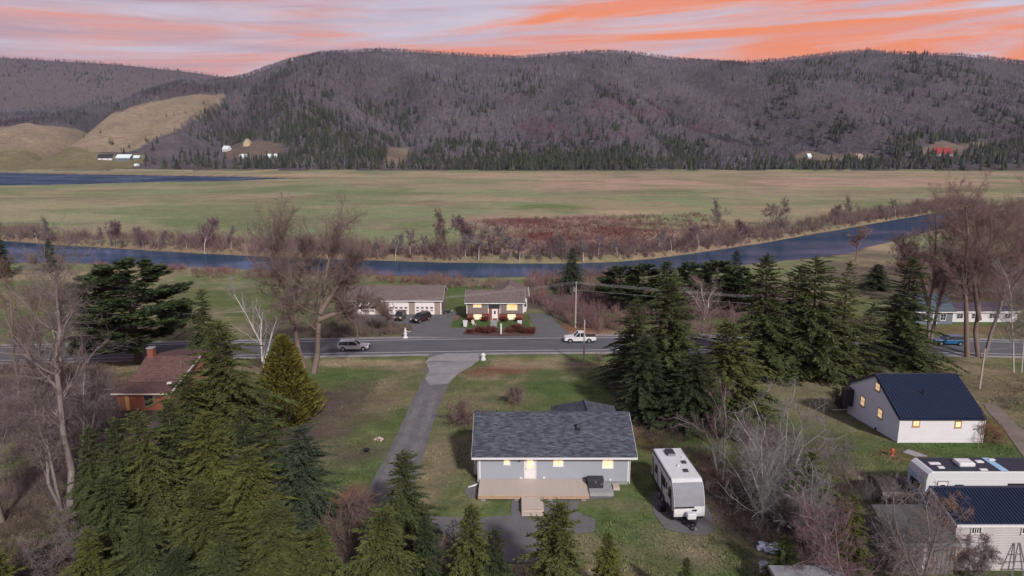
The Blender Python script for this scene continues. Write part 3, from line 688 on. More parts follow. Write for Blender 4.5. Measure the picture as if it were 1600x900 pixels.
m = MB().tube((0.1,D+.05,-.6),(-1.9,D-.3,-.5),.06,.06,6); m.build('drain_pipe', M['white'], H)
m = MB().tube((w+.1,-.12,ze-.1),(w+.1,-.12,-.4),.05,.05,6).tube((w+.1,-.12,-.4),(w+.4,-.6,-.55),.06,.06,6).tube((w-.6,-.5,-.5),(w+.1,-.12,-.3),.05,.05,6); m.build('downspout', M['white'], H)
part('porch_roof', M['white'], H, (w+.05, w+.75, 1.2, 2.4, ze-.1, ze+.02)); part('back_porch', M['charcoal'], H, (-1.0, -.05, D-1.2, D-.1, .3, 2.3), bevel=.02)
part('cellar_vent', M['charcoal'], H, (-.10, -.046, 4.0, 4.35, -.35, -.1))

# --- weathered barn at the right edge and its grey lean-to
O = np.array([xat(43.5, 1490, 855), 43.5, 8.85]); H = thing('barn', 'weathered pale board barn with ribbed navy roof at the right edge', 'barn', O)
w = 13; D = 3.7; ze = zat(43.5, 819) - O[2]; yr = 3.2; zr = zat(43.5+yr, 761) - O[2] - .15
gable_body(0, w, 0, D, -1, ze, zr, yr).build('wall', M['weathered'], H)
z = -.6; bm_ = None; k = 0; n = int((ze+.6)/.2)
for i in range(n):
    if bm_ is None:
        o = MB().add([(0,-.05,0),(w,-.05,0),(w,-.015,.2),(0,-.015,.2),(0,0,0),(w,0,0)], [(0,1,2,3),(4,5,1,0)]).build('wall_board', M['weathered'], H); bm_ = o.data
    else: o = obj('wall_board', bm_, H)
    o.location = (random.Random(i).uniform(-.05,.03), -.003, -.6 + i*.2)
r1, r2 = roof_gable(H, 0, w, 0, D, ze, zr, M['navy'], .1, .12, 'white', yr)
s0 = (zr-ze)/yr; ribs(r1, -.12, w+.12, math.hypot(yr+.1, zr-ze+.1*s0), .14, .24, M['navy'])
x0, x1, z0, z1 = wrect(1519,823,1533,833, 43.4, O); wn = window(H, x0, x1, z0, z1, -.045, 'glass', 'white', .06, False)
for f in (.25, .5, .75): part('muntin', M['white'], wn, (x0+(x1-x0)*f-.025, x0+(x1-x0)*f+.025, -.12, -.097, z0, z1))
x0, x1, z0, z1 = wrect(1598,823,1612,833, 43.4, O); window(H, x0, x1, z0, z1, -.045, 'glass', 'white', .06, False)
part('sill_beam', M['deckdark'], H, (0, w, -.09, -.055, -.7, -.45))
H2 = thing('lean_to_shed', 'grey board lean-to shed with roll roofing against the barn', 'shed', (O[0]-4.4, 43.0, 8.9))
z2 = zat(43.0, 846) - 8.9; z3 = z2 + .95
MB().prism([(0,-.8),(3.0,-.8),(3.0,z3),(0,z2)], 0, 4.25, 'x').build('wall', M['greyshed'], H2)
build_slab('roof', M['greyroof'], H2, roof_slab(-.25, 4.3, -.3, z2-.06, 3.1, z3+.04, .09))
part('fascia', M['metalgrey'], H2, (-.25, 4.3, -.36, -.305, z2-.15, z2+.05))
bm_ = None
for i in range(14):
    if bm_ is None: o = MB().box(0, .27, -.03, -.002, -.8, z2-.1).build('wall_board', M['greyshed'], H2); bm_ = o.data
    else: o = obj('wall_board', bm_, H2)
    o.location = (.04 + i*.3, random.Random(i).uniform(-.012, 0), 0)
part('door', M['rust'], H2, (2.45, 2.6, -.06, -.035, -.3, z2-.5)); part('door', M['weathered'], H2, (2.0, 2.4, -.07, -.035, -.3, z2-.3))

# --- ribbed tarp garage behind the lean-to
Pq = at(1398, 776); H = thing('tarp_garage', 'low arched garage of dark brown tarp with ribs beside the motorhome', 'tent garage', (Pq[0]-1.7, Pq[1]+.3, gz(Pq[0], Pq[1])-.05))
def arch(r, h, n=10): return [(r*math.cos(math.pi*(1-i/n)), h*math.sin(math.pi*(1-i/n))**.8) for i in range(n+1)]
m = MB(); n = 10; A_ = arch(1.6, 1.55)
for i in range(n): 
    a, b = A_[i], A_[i+1]
    m.quad((0,a[0],a[1]),(4.7,a[0],a[1]),(4.7,b[0],b[1]),(0,b[0],b[1]))
m.add([(0,a[0],a[1]) for a in A_], [list(range(n+1))]); m.add([(4.7,a[0],a[1]) for a in A_], [list(range(n+1))[::-1]])
m.build('cover', M['tarp'], H)
m = MB()
for i in range(2):
    a, b = A_[i], A_[i+1]; m.quad((.02,a[0]-.02,a[1]),(4.68,a[0]-.02,a[1]),(4.68,b[0]-.02,b[1]+.015),(.02,b[0]-.02,b[1]+.015))
m.build('side_panel', M['tarpgrey'], H)
for x in np.linspace(0, 4.7, 6):
    m = MB()
    for i in range(n): m.tube((x,A_[i][0]*1.01,A_[i][1]*1.01),(x,A_[i+1][0]*1.01,A_[i+1][1]*1.01),.045,n=6)
    m.build('rib', M['tarp'], H)

# --- flat shed and junk at the bottom edge
H = thing('flat_roof_shed', 'small shed with flat grey roof cut by the bottom edge', 'shed', (16.4, 36.2, 10.6))
part('wall', M['greyshed'], H, (0, 4.0, 0, 3.0, -.5, 1.15)); part('roof', mat('worn_roof', (.23,.23,.25), .85, .25, 1.), H, (-.15, 4.15, -.2, 3.1, 1.15, 1.27), bevel=.02); part('fascia', M['metalgrey'], H, (-.18, -.155, -.2, 3.1, 1.0, 1.25))
part('door', M['white'], H, (-.03, -.003, .6, 1.3, -.1, 1.0))

# --- brown roofed house on the left, half hidden by the spruces
O = np.array([-47.0, 78.0, 6.75]); H = thing('brick_red_house', 'red walled house with brown shingle roof and brick chimney behind the spruces', 'house', O)
ze = zat(77.6, 615) - O[2]; Ym = 81.6; zm = zat(Ym, 597) - O[2]; Yr = 86.; zr = zat(Yr, 557.5) - O[2]
w = 6.2
MB().prism([(0,-1),(16,-1),(16,ze+.4),(Yr-78,zr-.12),(Ym-78,zm-.12),(0,ze)], 0, w, 'x').build('wall', M['ochre'], H)
part('front_wall', M['rust'], H, (-.02, w-.6, -.05, .02, -1, ze-.05)); part('side_wall', M['rust'], H, (-.06, .001, 0, 6, -1, ze-.05))
build_slab('porch_roof', M['brownroof'], H, roof_slab(-.5, w+.1, -.5, ze-.02, Ym-78+.1, zm-.08, .12))
build_slab('roof', M['brownroof'], H, roof_slab(-.4, w+.35, Ym-78-.25, zm-.02, Yr-78, zr, .14))
r2 = MB().box(-.4, w+.35, 0, 8.6, -.14, 0).build('roof', M['brownroof'], H); r2.location = (0, 16.4, ze+.3); r2.rotation_euler = (math.atan2(zr-ze-.3, -(16.4-(Yr-78))), 0, 0)
m = MB().prism([(-.5,ze-.1),(Yr-78,zr-.05),(Yr-78,zr+.16),(-.5,ze+.12)], w+.35, w+.40, 'x'); m.build('rake_board', M['white'], H)
part('fascia', M['deck'], H, (-.5, w+.1, -.56, -.505, ze-.12, ze+.06))
ch = part('chimney', M['brick'], H, (-.1, .65, Yr-78-.4, Yr-78+.35, zr-.6, zr+1.2)); part('chimney_cap', M['foundation'], ch, (-.18, .73, Yr-78-.48, Yr-78+.43, zr+1.2, zr+1.3))
part('skylight', M['white'], H, (w-.9, w-.45, 1.4, 1.75, ze+.52, ze+.72))
part('door', M['woodtrim'], H, (.9, 1.35, -.09, -.055, -.4, ze-.4)); part('window', M['glass'], H, (3.2, 4.2, -.09, -.055, .7, ze-.3))
m = MB().tube((w-.5,4.5,zm),(w-.6,4.5,zm+2.8),.02,.015,5); m.build('antenna', M['metalgrey'], H)

# --- three-door garage across the road
O = np.array([-34.5, 140.0, 3.15]); H = thing('garage', 'long tan garage with three white doors and taupe roof', 'garage', O)
w = 19.8; D = 10; ze = zat(139.7, 469) - O[2]; zr = zat(145, 446.5) - O[2]
gable_body(0, w, 0, D, -.5, ze, zr).build('wall', M['tanwall'], H)
roof_gable(H, 0, w, 0, D, ze, zr, M['taupe'], .4, .4)
part('corner_board', M['white'], H, (w-.25, w+.03, -.06, -.003, -.2, ze-.05)); part('corner_board', M['white'], H, (-.03, .2, -.06, -.003, -.2, ze-.05))
part('side_face', M['taupewall'], H, (w+.003, w+.05, .05, D-.05, -.4, ze))
for a, b in ((554,585),(608,638),(649,678)):
    x0, x1, _, _ = wrect(a, 470, b, 491, 140, O); zt = ze - .2
    d = thing_ = MB().box(x0-.12, x1+.12, -.05, -.003, .02, zt+.12).build('garage_door', M['white'], H)
    ph = (zt-.08)/5
    for i in range(5):
        part('door_panel', M['doorwhite'], d, (x0, x1, -.085, -.051, .06+i*ph, .06+(i+1)*ph-.03))
    nn = 4 if x1-x0 < 4.5 else 5
    for i in range(nn):
        for rowi in (1, 2):
            c = x0 + (i+.5)*(x1-x0)/nn; q = (x1-x0)/nn*.3
            part('door_light', M['tanwall'] if rowi == 1 else M['glass'], d, (c-q, c+q, -.10, -.086, .06+rowi*ph+.12, .06+(rowi+1)*ph-.16))

# --- split level house across the road
O = np.array([-9.1, 134.4, 3.3]); H = thing('split_level_house', 'split level taupe house with brick base and bright lit windows', 'house', O)
w = 11.4; D = 8.0; ze = zat(134.2, 472.5) - O[2]; zr = zat(134.4+D/2, 454) - O[2]; zb = zat(134.4, 490) - O[2]
gable_body(0, w, 0, D, zb, ze, zr).build('upper_wall', M['taupewall'], H)
clap(0, w, zb, ze, 0, pitch=.2).build('siding', M['taupewall'], H)
part('brick_base', M['brick'], H, (.1, w-.1, .25, D-.2, -.6, zb))
roof_gable(H, 0, w, 0, D, ze, zr, M['taupe'], .4, .35)
for r, pn in (((740,473.5,751.5,479.5),'lit2'), ((792.5,473,807.5,484),'lit2')): window(H, *wrect(*r, 134.3, O), 0, pn, 'white', .12)
for r in ((740.5,491.5,752,498.5), (793.5,491.5,805,498.5)): window(H, *wrect(*r, 134.6, O), .25, 'lit', 'white', .12)
x0, x1, z0, z1 = wrect(763, 474, 781, 482, 134.3, O); part('entry_shade_panel', M['charcoal'], H, (x0, x1, -.08, -.046, z0, ze-.1))  # flat dark panel, painting in the shade of the set-back entry
e_ = part('entry_wall', M['brick'], H, (x0, x1, -.055, .24, -.5, z0))
a, b, c, e = wrect(769.5, 484, 777, 497.5, 134.2, O); d = part('door', M['doorwhite'], H, (a, b, -.12, -.06, max(c,.05), e)); part('door_glass', M['glass'], d, ((a+b)/2-.18, (a+b)/2+.18, -.135, -.121, (c+e)/2, e-.25))
m = MB().box(a-.12,a-.005,-.11,-.058,.05,e+.12).box(b+.005,b+.12,-.11,-.058,.05,e+.12).box(a-.005,b+.005,-.11,-.058,e+.005,e+.12); m.build('door_frame', M['white'], H)
part('door_step', M['concrete'], H, (a-.5, b+.5, -.9, -.13, -.3, .12))
for x in (.08, x0, x1, w-.08): part('corner_board', M['white'], H, (x-.08, x+.08, -.075, -.046, zb, ze-.1))
# rear wing with the higher hipped peak
px_, pz_ = xat(142, 796, 443) - O[0], zat(142, 443) - O[2]
m = MB(); yb = 4.2; y1 = 14; zq = ze + .15; a0 = 5.2; a1 = 12.6
m.add([(a0,yb,zq),(a1,yb,zq),(a1,y1,zq),(a0,y1,zq),(px_,yb+2.8,pz_),(px_,y1-2,pz_)], [(0,1,4),(1,2,5,4),(2,3,5),(3,0,4,5),(3,2,1,0)]); m.build('wing_roof', M['taupe'], H)
part('wing_wall', M['white'], H, (6.0, 12.1, D-.1, 13.2, -.5, zq)); part('wing_gutter', M['white'], H, (a1, a1+.12, yb+1, y1, zq-.12, zq+.05))
part('bay_wall', M['white'], H, (w+.06, w+.75, 2.6, 4.2, ze-2.0, ze-.1), bevel=.02); part('window', M['glass'], H, (w+.2, w+.6, 2.56, 2.598, ze-1.5, ze-.5))

# --- buildings at the right beyond the road
O = np.array([79.0, 131.5, 3.3]); H = thing('slate_blue_house', 'slate blue house seen through the bare trees at right', 'house', O)
ze = 2.8; gable_body(0, 7.4, 0, 8, -.5, ze, 5.2).build('wall', M['siding_grey'], H); roof_gable(H, 0, 7.4, 0, 8, ze, 5.2, M['tealroof'], .4, .4, 'white')
window(H, 1.5, 2.6, .9, 2.1, 0, 'glass'); window(H, 5.0, 6.0, .9, 2.1, 0, 'glass'); part('door', M['doorwhite'], H, (3.5, 4.4, -.05, -.003, .1, 2.2))
O = np.array([87.0, 133.5, 3.25]); H = thing('white_long_building', 'low white building with dark roof strip behind the right-hand trunks', 'building', O)
part('wall', M['whitewall'], H, (0, 13.5, 0, 5, -.4, 2.1)); build_slab('roof', M['navy'], H, roof_slab(-.3, 13.8, -.3, 2.1, 5.2, 2.75, .12)); part('fascia', M['white'], H, (-.3, 13.8, -.36, -.305, 2.0, 2.25))
for x in (1.5, 4.5, 8, 11): window(H, x, x+1.2, .8, 1.7, 0, 'glass')

# --- far buildings at the foot of the hills
def far_house(name, label, cat, px, py, wpx, hpx, wall, roof, rz=0., rise=.5, ratio=.7, windows=2):
    p = at(px, py); k = depth(p)/F; w = wpx*k; h = hpx*k
    O_ = (p[0], p[1], gz(p[0], p[1]) - .3); H = thing(name, label, cat, O_, rz); D = w*ratio; ze = h*(1-rise)
    gable_body(-w/2, w/2, 0, D, -3, ze, h).build('wall', M[wall], H)
    s = (h-ze)/(D/2); m = MB(); o_ = .5
    m.prism([(-o_, ze-o_*s), (D/2, h), (D+o_, ze-o_*s), (D+o_, ze-o_*s+.4), (D/2, h+.4), (-o_, ze-o_*s+.4)], -w/2-.5, w/2+.5, 'x'); m.build('roof', M[roof], H)
    for i in range(windows):
        x = -w/2 + (i+.7)*w/(windows+.4); part('window', M['glass'], H, (x-.6, x+.6, -.08, -.003, ze*.3, ze*.3+1.5))
    return H
M['roofwhite'] = mat('white_metal_roof', (.62,.72,.74), .5, .05, .3); M['darkroof'] = mat('dark_shingle_roof', (.03,.03,.035), .8, .1, .3)
far_house('farmhouse', 'dark roofed white farmhouse left of the white roofed barn across the flats', 'house', 164, 250, 20, 9, 'whitewall', 'darkroof', R(12), .6)
far_house('farm_barn', 'long pale barn with bright white roof at the far left farm', 'barn', 192, 251.5, 22, 10, 'siding_grey', 'roofwhite', 0, .5)
far_house('farm_shed', 'small white roofed shed right of the far white barn', 'shed', 213, 249, 9, 6, 'siding_grey', 'roofwhite', 0, .5, .7, 1)
far_house('shore_shed', 'tiny white shed at the water edge below the far barn', 'shed', 213, 260, 6, 4, 'whitewall', 'roofwhite', 0, .5, .7, 1)
far_house('hill_house', 'white house with pale roof on the wooded left slope', 'house', 352, 237, 11, 9, 'whitewall', 'roofwhite', R(-20), .5)
far_house('steep_cottage', 'tall cream cottage with steep pointed front among hillside trees', 'house', 392, 226, 10, 9, 'yellowwall', 'yellowwall', R(90), .75, 1., 1)
far_house('roadside_bungalow', 'small grey bungalow below the steep cream cottage', 'house', 381, 247, 12, 6, 'whitewall', 'roofwhite', R(8), .55)
far_house('blue_roof_bungalow', 'long bungalow with pale blue roof right of the steep cottage', 'house', 423, 247.5, 18, 7, 'siding_grey', 'roofwhite', 0, .7)
far_house('tall_white_house', 'narrow tall white house among dark trees at the right flats edge', 'house', 1265, 248, 6, 8, 'whitewall', 'roofwhite', R(15), .5, 1., 1)
far_house('cream_cottage', 'small cream cottage with gable in the clearing at right', 'house', 1345, 249.5, 13, 9, 'yellowwall', 'tanwall', R(25), .55, .9)
far_house('red_roof_barn', 'barn with bright red roof on the right slope', 'barn', 1475.5, 244, 25, 13, 'tanwall', 'redroof', R(-6), .62, .8, 1)
# ------------------------------------------------------------------ vehicles
M['tyre'] = mat('tyre_rubber', (.018,.018,.02), .85, .2, 6.)
M['rim'] = mat('alloy_rim', (.45,.46,.48), .35, .1, 6., metal=.7)
M['carwhite'] = mat('white_car_paint', (.62,.63,.65), .3, .03, 2., spec=.5)
M['carsilver'] = mat('silver_car_paint', (.50,.52,.56), .3, .04, 2., metal=.4, spec=.5)
M['carwine'] = mat('dark_wine_paint', (.05,.022,.024), .3, .05, 2., spec=.5)
M['carblue'] = mat('blue_car_paint', (.010,.10,.24), .28, .05, 2., spec=.5)
M['carbrown'] = mat('brown_car_paint', (.10,.07,.055), .4, .1, 2.)
M['lampglass'] = mat('headlamp_glass', (.75,.78,.8), .2, .05, 4., spec=.6)
M['redlamp'] = mat('tail_lamp', (.4,.02,.02), .3, .1, 4.)
def wheel(parent, x, y, r, wd):
    s = 1 if y > 0 else -1
    t = MB().tube((x, y-wd/2, r), (x, y+wd/2, r), r, r, 20).build('wheel', M['tyre'], parent, bevel=.03)
    MB().tube((x, y+s*(wd/2-.01), r), (x, y+s*(wd/2+.012), r), r*.62, r*.55, 14).build('rim', M['rim'], t)
    MB().tube((x, y+s*(wd/2+.012), r), (x, y+s*(wd/2+.03), r), r*.16, r*.12, 8).build('hub', M['black'], t)
def arch_profile(pts, axles, r, zb):
    """lower outline of a body side from front to back with round wheel openings"""
    out = []
    for ax in axles:
        out.append((ax+r, zb))
        for i in range(1, 8): a = math.pi*i/8; out.append((ax + r*math.cos(a), zb + (r*1.0)*math.sin(a)))
        out.append((ax-r, zb))
    return pts + out
def car(name, label, cat, loc, rz, L_, W_, paint, style):
    t = thing(name, label, cat, loc, rz); h = W_/2; x = L_/2; P_ = M[paint]
    if style == 'pickup':
        ax = (x-.95, -x+1.25); wr = .39
        top = [(-x, .55), (-x, 1.12), (-.75, 1.12), (x-1.55, 1.10), (x-.25, .98), (x, .82), (x, .45)]
        cab = [(-.85, 1.10), (-.72, 1.80), (.35, 1.84), (1.05, 1.10)]; roofp = (-.70, .36, 1.80)
    elif style == 'suv':
        ax = (x-.9, -x+.9); wr = .36
        top = [(-x, .5), (-x, 1.05), (x-1.25, 1.02), (x-.2, .88), (x, .72), (x, .42)]
        cab = [(-x+.08, 1.04), (-x+.35, 1.62), (.25, 1.68), (1.05, 1.02)]; roofp = (-x+.33, .26, 1.64)
    else:
        ax = (x-.85, -x+.95); wr = .32
        top = [(-x, .5), (-x+.05, .95), (-x+.9, .98), (x-1.3, .92), (x-.2, .78), (x, .62), (x, .38)]
        cab = [(-x+.45, .96), (-x+1.3, 1.40), (.15, 1.43), (1.0, .92)]; roofp = (-x+1.28, .16, 1.40)
    prof = arch_profile(top, ax, wr*1.22, .36)
    b = MB().prism(prof, -h, h, 'y').build('body', P_, t, bevel=.05)
    # glasshouse narrows towards the roof
    g = MB(); n = len(cab); lo, hi = h-.05, h-.22
    wy = lambda p: lo if p[1] < 1.2 else hi
    g.add([(p[0], -wy(p), p[1]) for p in cab] + [(p[0], wy(p), p[1]) for p in cab], [list(range(n)), list(range(n, 2*n))[::-1]] + [((i+1) % n, i, n+i, n+(i+1) % n) for i in range(n)])
    gl = g.build('glass', M['glass'], t)
    rp = MB().box(roofp[0], roofp[1], -h+.2, h-.2, roofp[2]-.01, roofp[2]+.07).build('cab_roof', P_, t, bevel=.04)
    for s in (-1, 1):
        for k in range(n):      # pillars
            a, b_ = cab[k], cab[(k+1) % n]
            if abs(a[1]-b_[1]) > .3: MB().tube((a[0], s*(wy(a)+.005), a[1]), (b_[0], s*(wy(b_)+.005), b_[1]), .055, .045, 6).build('pillar', P_, t)
        xm = (cab[0][0]+cab[-1][0])/2 - .05; MB().tube((xm, s*(lo+.008), cab[0][1]), (xm, s*(hi+.008), cab[1][1]), .05, .04, 6).build('pillar', P_, t)
        lamp = part('headlight', M['lampglass'], t, (x-.16, x+.012, s*(h-.32)-.2, s*(h-.32)+.2, .64 if style == 'car' else .72, .76 if style == 'car' else .90), bevel=.02)
        part('tail_light', M['redlamp'], t, (-x-.012, -x+.06, s*(h-.12)-.09, s*(h-.12)+.09, .68, .98))
        part('mirror', P_, t, (.75, .92, s*(h+.10)-.1, s*(h+.10)+.1, 1.05 if style != 'car' else .95, 1.22 if style != 'car' else 1.08), bevel=.02)
        part('door_handle', M['black'], t, (.1, .28, s*(h+.005)-.012, s*(h+.005)+.012, .92, .96))
    for a in ax:
        for s in (-1, 1): wheel(t, a, s*(h-.10), wr, .24)
    part('front_bumper', M['black'] if style != 'pickup' else M['carwhite'], t, (x-.06, x+.06, -h+.06, h-.06, .40, .58), bevel=.03); part('rear_bumper', M['metalgrey'], t, (-x-.06, -x+.03, -h+.06, h-.06, .42, .58), bevel=.03)
    part('grille', M['black'], t, (x-.01, x+.02, -.5, .5, .62, .86)); part('chassis', M['black'], t, (-x+.2, x-.2, -h+.22, h-.22, .25, .45))
    if style == 'pickup':
        part('bed_cover', M['black'], t, (-x+.04, -.88, -h+.07, h-.07, 1.115, 1.20), bevel=.02)
    return t
def onroad(px, py): p = at(px, py); return (p[0], p[1], p[2]+.05)
p0 = at(884, 535.5); p1 = at(929, 536)
car('pickup_truck', 'white crew cab pickup with dark bed cover driving along the road', 'pickup', ((p0[0]+p1[0])/2, 117.8, 3.75), math.pi + R(.5), 5.5, 1.95, 'carwhite', 'pickup')
p0 = at(523, 553); p1 = at(574, 553)
car('silver_car', 'silver white hatchback on the road behind bare branches at left', 'car', ((p0[0]+p1[0])/2, float(roadc(p0[0]))-1.7, 3.75), R(3), 5.2, 1.9, 'carsilver', 'suv')
p0 = at(657, 503.5); car('wine_suv', 'dark wine coloured parked car before the right garage door', 'car', (p0[0], p0[1]+.6, p0[2]+.05), R(238), 4.6, 1.9, 'carwine', 'suv')
p0 = at(624, 501.5); car('brown_car', 'small brown car parked before the middle garage door', 'car', (p0[0], p0[1]+1, p0[2]+.05), R(262), 3.6, 1.7, 'carbrown', 'suv')
p0 = at(1481, 541); car('blue_car', 'bright blue car passing behind the bare trunks on the right', 'car', (p0[0]+.6, p0[1]+1.0, 3.75), math.pi - R(3), 5.0, 1.85, 'carblue', 'suv')

# --- the white travel trailer
def travel_trailer():
    bx_, by_ = 13.75, 48.9
    T = thing('travel_trailer', 'white travel trailer with dark side stripes and roof vents beside the bungalow', 'trailer', (bx_, by_, gz(bx_, by_+2.5)+.05), R(3.5))
    W2 = 1.22; zt = 3.28; z0 = .62
    prof = [(0.0,z0),(-.05,.95),(.02,1.55),(.22,2.2),(.50,2.75),(.82,3.12),(1.1,zt),(6.6,zt-.05),(6.75,zt-.2),(6.75,z0)]
    MB().prism(prof, -W2, W2, 'x').build('body', M['carwhite'], T, bevel=.05)
    m = MB(); fr = [(.01,1.5),(.20,2.2),(.48,2.76),(.80,3.12)]
    for a, b in zip(fr[:-1], fr[1:]): m.quad((-W2+.06,a[0]-.03,a[1]),(W2-.06,a[0]-.03,a[1]),(W2-.06,b[0]-.03,b[1]+.01),(-W2+.06,b[0]-.03,b[1]+.01))
    m.build('front_cap', mat('brushed_front_cap', (.24,.25,.28), .8, .08, 2., spec=.1), T)
    part('front_seam', M['black'], T, (-W2+.04, .35, -.10, .02, 1.40, 1.47)); part('propane_cover', M['carwhite'], T, (-.35, .35, -.7, -.2, .75, 1.25), bevel=.08)
    part('marker', M['black'], T, (.2, .55, -.11, -.0, 1.12, 1.24))
    part('roof_membrane', mat('white_roof_membrane', (.58,.60,.63), .7, .06, 2.), T, (-W2+.06, W2-.06, 1.15, 6.55, zt-.045, zt+.012))
    ac = part('air_conditioner', M['charcoal'], T, (-.42, .30, 5.0, 6.0, zt, zt+.3), bevel=.1); part('ac_grille', M['metalgrey'], ac, (-.36, .24, 4.985, 5.02, zt+.04, zt+.22))
    part('roof_vent', M['charcoal'], T, (.42, .80, 3.6, 3.98, zt, zt+.14), bevel=.03); part('roof_vent', M['charcoal'], T, (.12, .50, 2.1, 2.5, zt, zt+.14), bevel=.03)
    part('vent_cap', M['white'], T, (-.1, .05, 3.1, 3.25, zt, zt+.15)); part('vent_cap', M['white'], T, (.7, .82, 4.6, 4.75, zt, zt+.12))
    s = -W2 - .012
    part('dark_band', M['charcoal'], T, (s, -W2-.002, .2, 6.7, z0, 1.0)); part('upper_band', M['charcoal'], T, (s, -W2-.002, 1.2, 6.72, zt-.28, zt-.06))
    for y0, y1, z1, z2 in ((.9,1.6,1.6,2.4),(2.5,3.5,1.7,2.5),(4.9,5.6,1.7,2.4)):
        o = part('window', M['black'], T, (s-.02, -W2-.004, y0, y1, z1, z2)); part('pane', M['glass'], o, (s-.03, s-.021, y0+.06, y1-.06, z1+.06, z2-.06))
    d = part('door', M['white'], T, (s-.025, -W2-.004, 1.85, 2.4, .8, 2.75), bevel=.01); part('door_window', M['glass'], d, (s-.035, s-.026, 1.95, 2.3, 1.9, 2.5)); part('handle', M['black'], d, (s-.06, s-.026, 1.9, 1.95, 1.5, 1.65))
    for k in range(5): m = MB().add([(s-.004,.55+k*1.3,1.05),(s-.004,.95+k*1.3,1.05),(s-.004,1.35+k*1.3,2.6),(s-.004,1.05+k*1.3,2.6)], [(3,2,1,0)]); m.build('stripe', M['metalgrey'] if k % 2 else M['charcoal'], T)
    for sx in (-1, 1):
        part('side_trim', M['metalgrey'], T, (sx*(W2+.015)-.012, sx*(W2+.015)+.012, 1.1, 6.7, zt-.06, zt-.02))
        for ya in (3.2, 4.05):
            tt = MB().tube((sx*(W2-.2), ya, .36),(sx*(W2+.02), ya, .36), .36, .36, 18).build('wheel', M['tyre'], T, bevel=.03)
            MB().tube((sx*(W2+.01), ya, .36),(sx*(W2+.04), ya, .36), .22, .2, 12).build('rim', M['rim'], tt)
        m = MB().tube((sx*.75, .1, .55),(0, -1.35, .5), .06, .06, 6); m.build('tongue_beam', M['black'], T)
    part('underframe', M['black'], T, (-W2+.1, W2-.1, .05, 6.6, .42, z0)); m = MB().tube((0,-1.2,0),(0,-1.2,.95),.05,.05,8).box(-.1,.1,-1.3,-1.1,.9,1.0); m.build('tongue_jack', M['black'], T)
    part('tongue_plate', M['black'], T, (-.25, .25, -.9, -.25, .52, .74)); m = MB().tube((0,-1.3,.5),(0,-1.62,.52),.07,.09,8); m.build('coupler', M['metalgrey'], T)
    for k, (yy, zz) in enumerate(((1.9,.5),(1.9,.28))): part('step', M['black'], T, (-W2-.35-k*.28, -W2-.08-k*.28, yy, yy+.55, zz, zz+.04))
    part('step_rail', M['black'], T, (-W2-.62, -W2-.05, 1.86, 1.895, .05, .5))
    part('jack_foot', M['foundation'], T, (-.25, .25, -1.4, -1.0, -.08, .02))
travel_trailer()

# --- white motorhome with dark roof behind the barn
def motorhome():
    T = thing('motorhome', 'long white camper with dark roof and door behind the navy roofed barn', 'camper', (32.9, 50.6, 9.0)); Lm = 9.5; Wd = 2.55; zt = 3.6
    prof = [(0,.5),(Lm,.5),(Lm,zt-.15),(Lm-.3,zt),(.45,zt),(.1,zt-.25),(0,zt-.8)]
    MB().prism(prof, 0, Wd, 'y').build('body', M['carwhite'], T, bevel=.06)
    part('roof', mat('dark_camper_roof', (.022,.03,.05), .55, .2, 1.5), T, (.55, Lm-.25, .06, Wd-.06, zt-.04, zt+.015))
    part('end_cap', mat('pale_blue_end', (.42,.55,.68), .5, .08, 1.), T, (-.02, .08, .1, Wd-.1, .6, zt-.75)); part('end_window', M['glass'], T, (-.035, -.021, .5, Wd-.5, 1.6, 2.3))
    part('air_conditioner', M['white'], T, (3.0, 4.3, .75, 1.75, zt, zt+.35), bevel=.1)
    for x, y, a, b in ((.9,1.2,.9,.35),(1.2,.5,.5,.35),(4.9,1.5,.6,.4),(6.2,1.9,.5,.3),(4.3,.15,.6,.25)): part('roof_hatch', M['white'], T, (x, x+a, y, y+b, zt, zt+.10), bevel=.03)
    part('roof_strip', mat('blue_strip', (.30,.48,.68), .5, .1, 1.), T, (5.9, 6.5, .1, Wd-.1, zt+.001, zt+.03))
    d = part('door', M['doorwhite'], T, (.95, 1.7, -.03, -.004, .8, 2.75), bevel=.02); part('door_frame', M['charcoal'], d, (.90, .945, -.035, -.004, .8, 2.8)); part('door_frame', M['charcoal'], d, (1.705, 1.75, -.035, -.004, .8, 2.8)); part('door_frame', M['charcoal'], d, (.945, 1.705, -.035, -.004, 2.755, 2.8)); part('door_window', M['glass'], d, (1.15, 1.5, -.045, -.031, 1.9, 2.5))
    for a, b, c, e in ((2.3,3.0,2.15,2.5),(6.5,7.9,1.9,2.6)): o = part('window', M['charcoal'], T, (a, b, -.03, -.004, c, e)); part('pane', M['glass'], o, (a+.06, b-.06, -.04, -.031, c+.06, e-.06))
    for z in (1.1, 1.5, 2.9): part('side_rib', M['white'], T, (.2, Lm-.1, -.022, -.003, z, z+.03))
    part('skirt', M['charcoal'], T, (.3, Lm-.2, .1, Wd-.1, .1, .5))
    for x in (3.2, 4.1):
        for y in (.12, Wd-.12): tt = MB().tube((x, y-.12, .38),(x, y+.12, .38), .38, .38, 16).build('wheel', M['tyre'], T); MB().tube((x,y-.14,.38),(x,y+.14,.38),.2,.2,10).build('rim', M['rim'], tt)
motorhome()

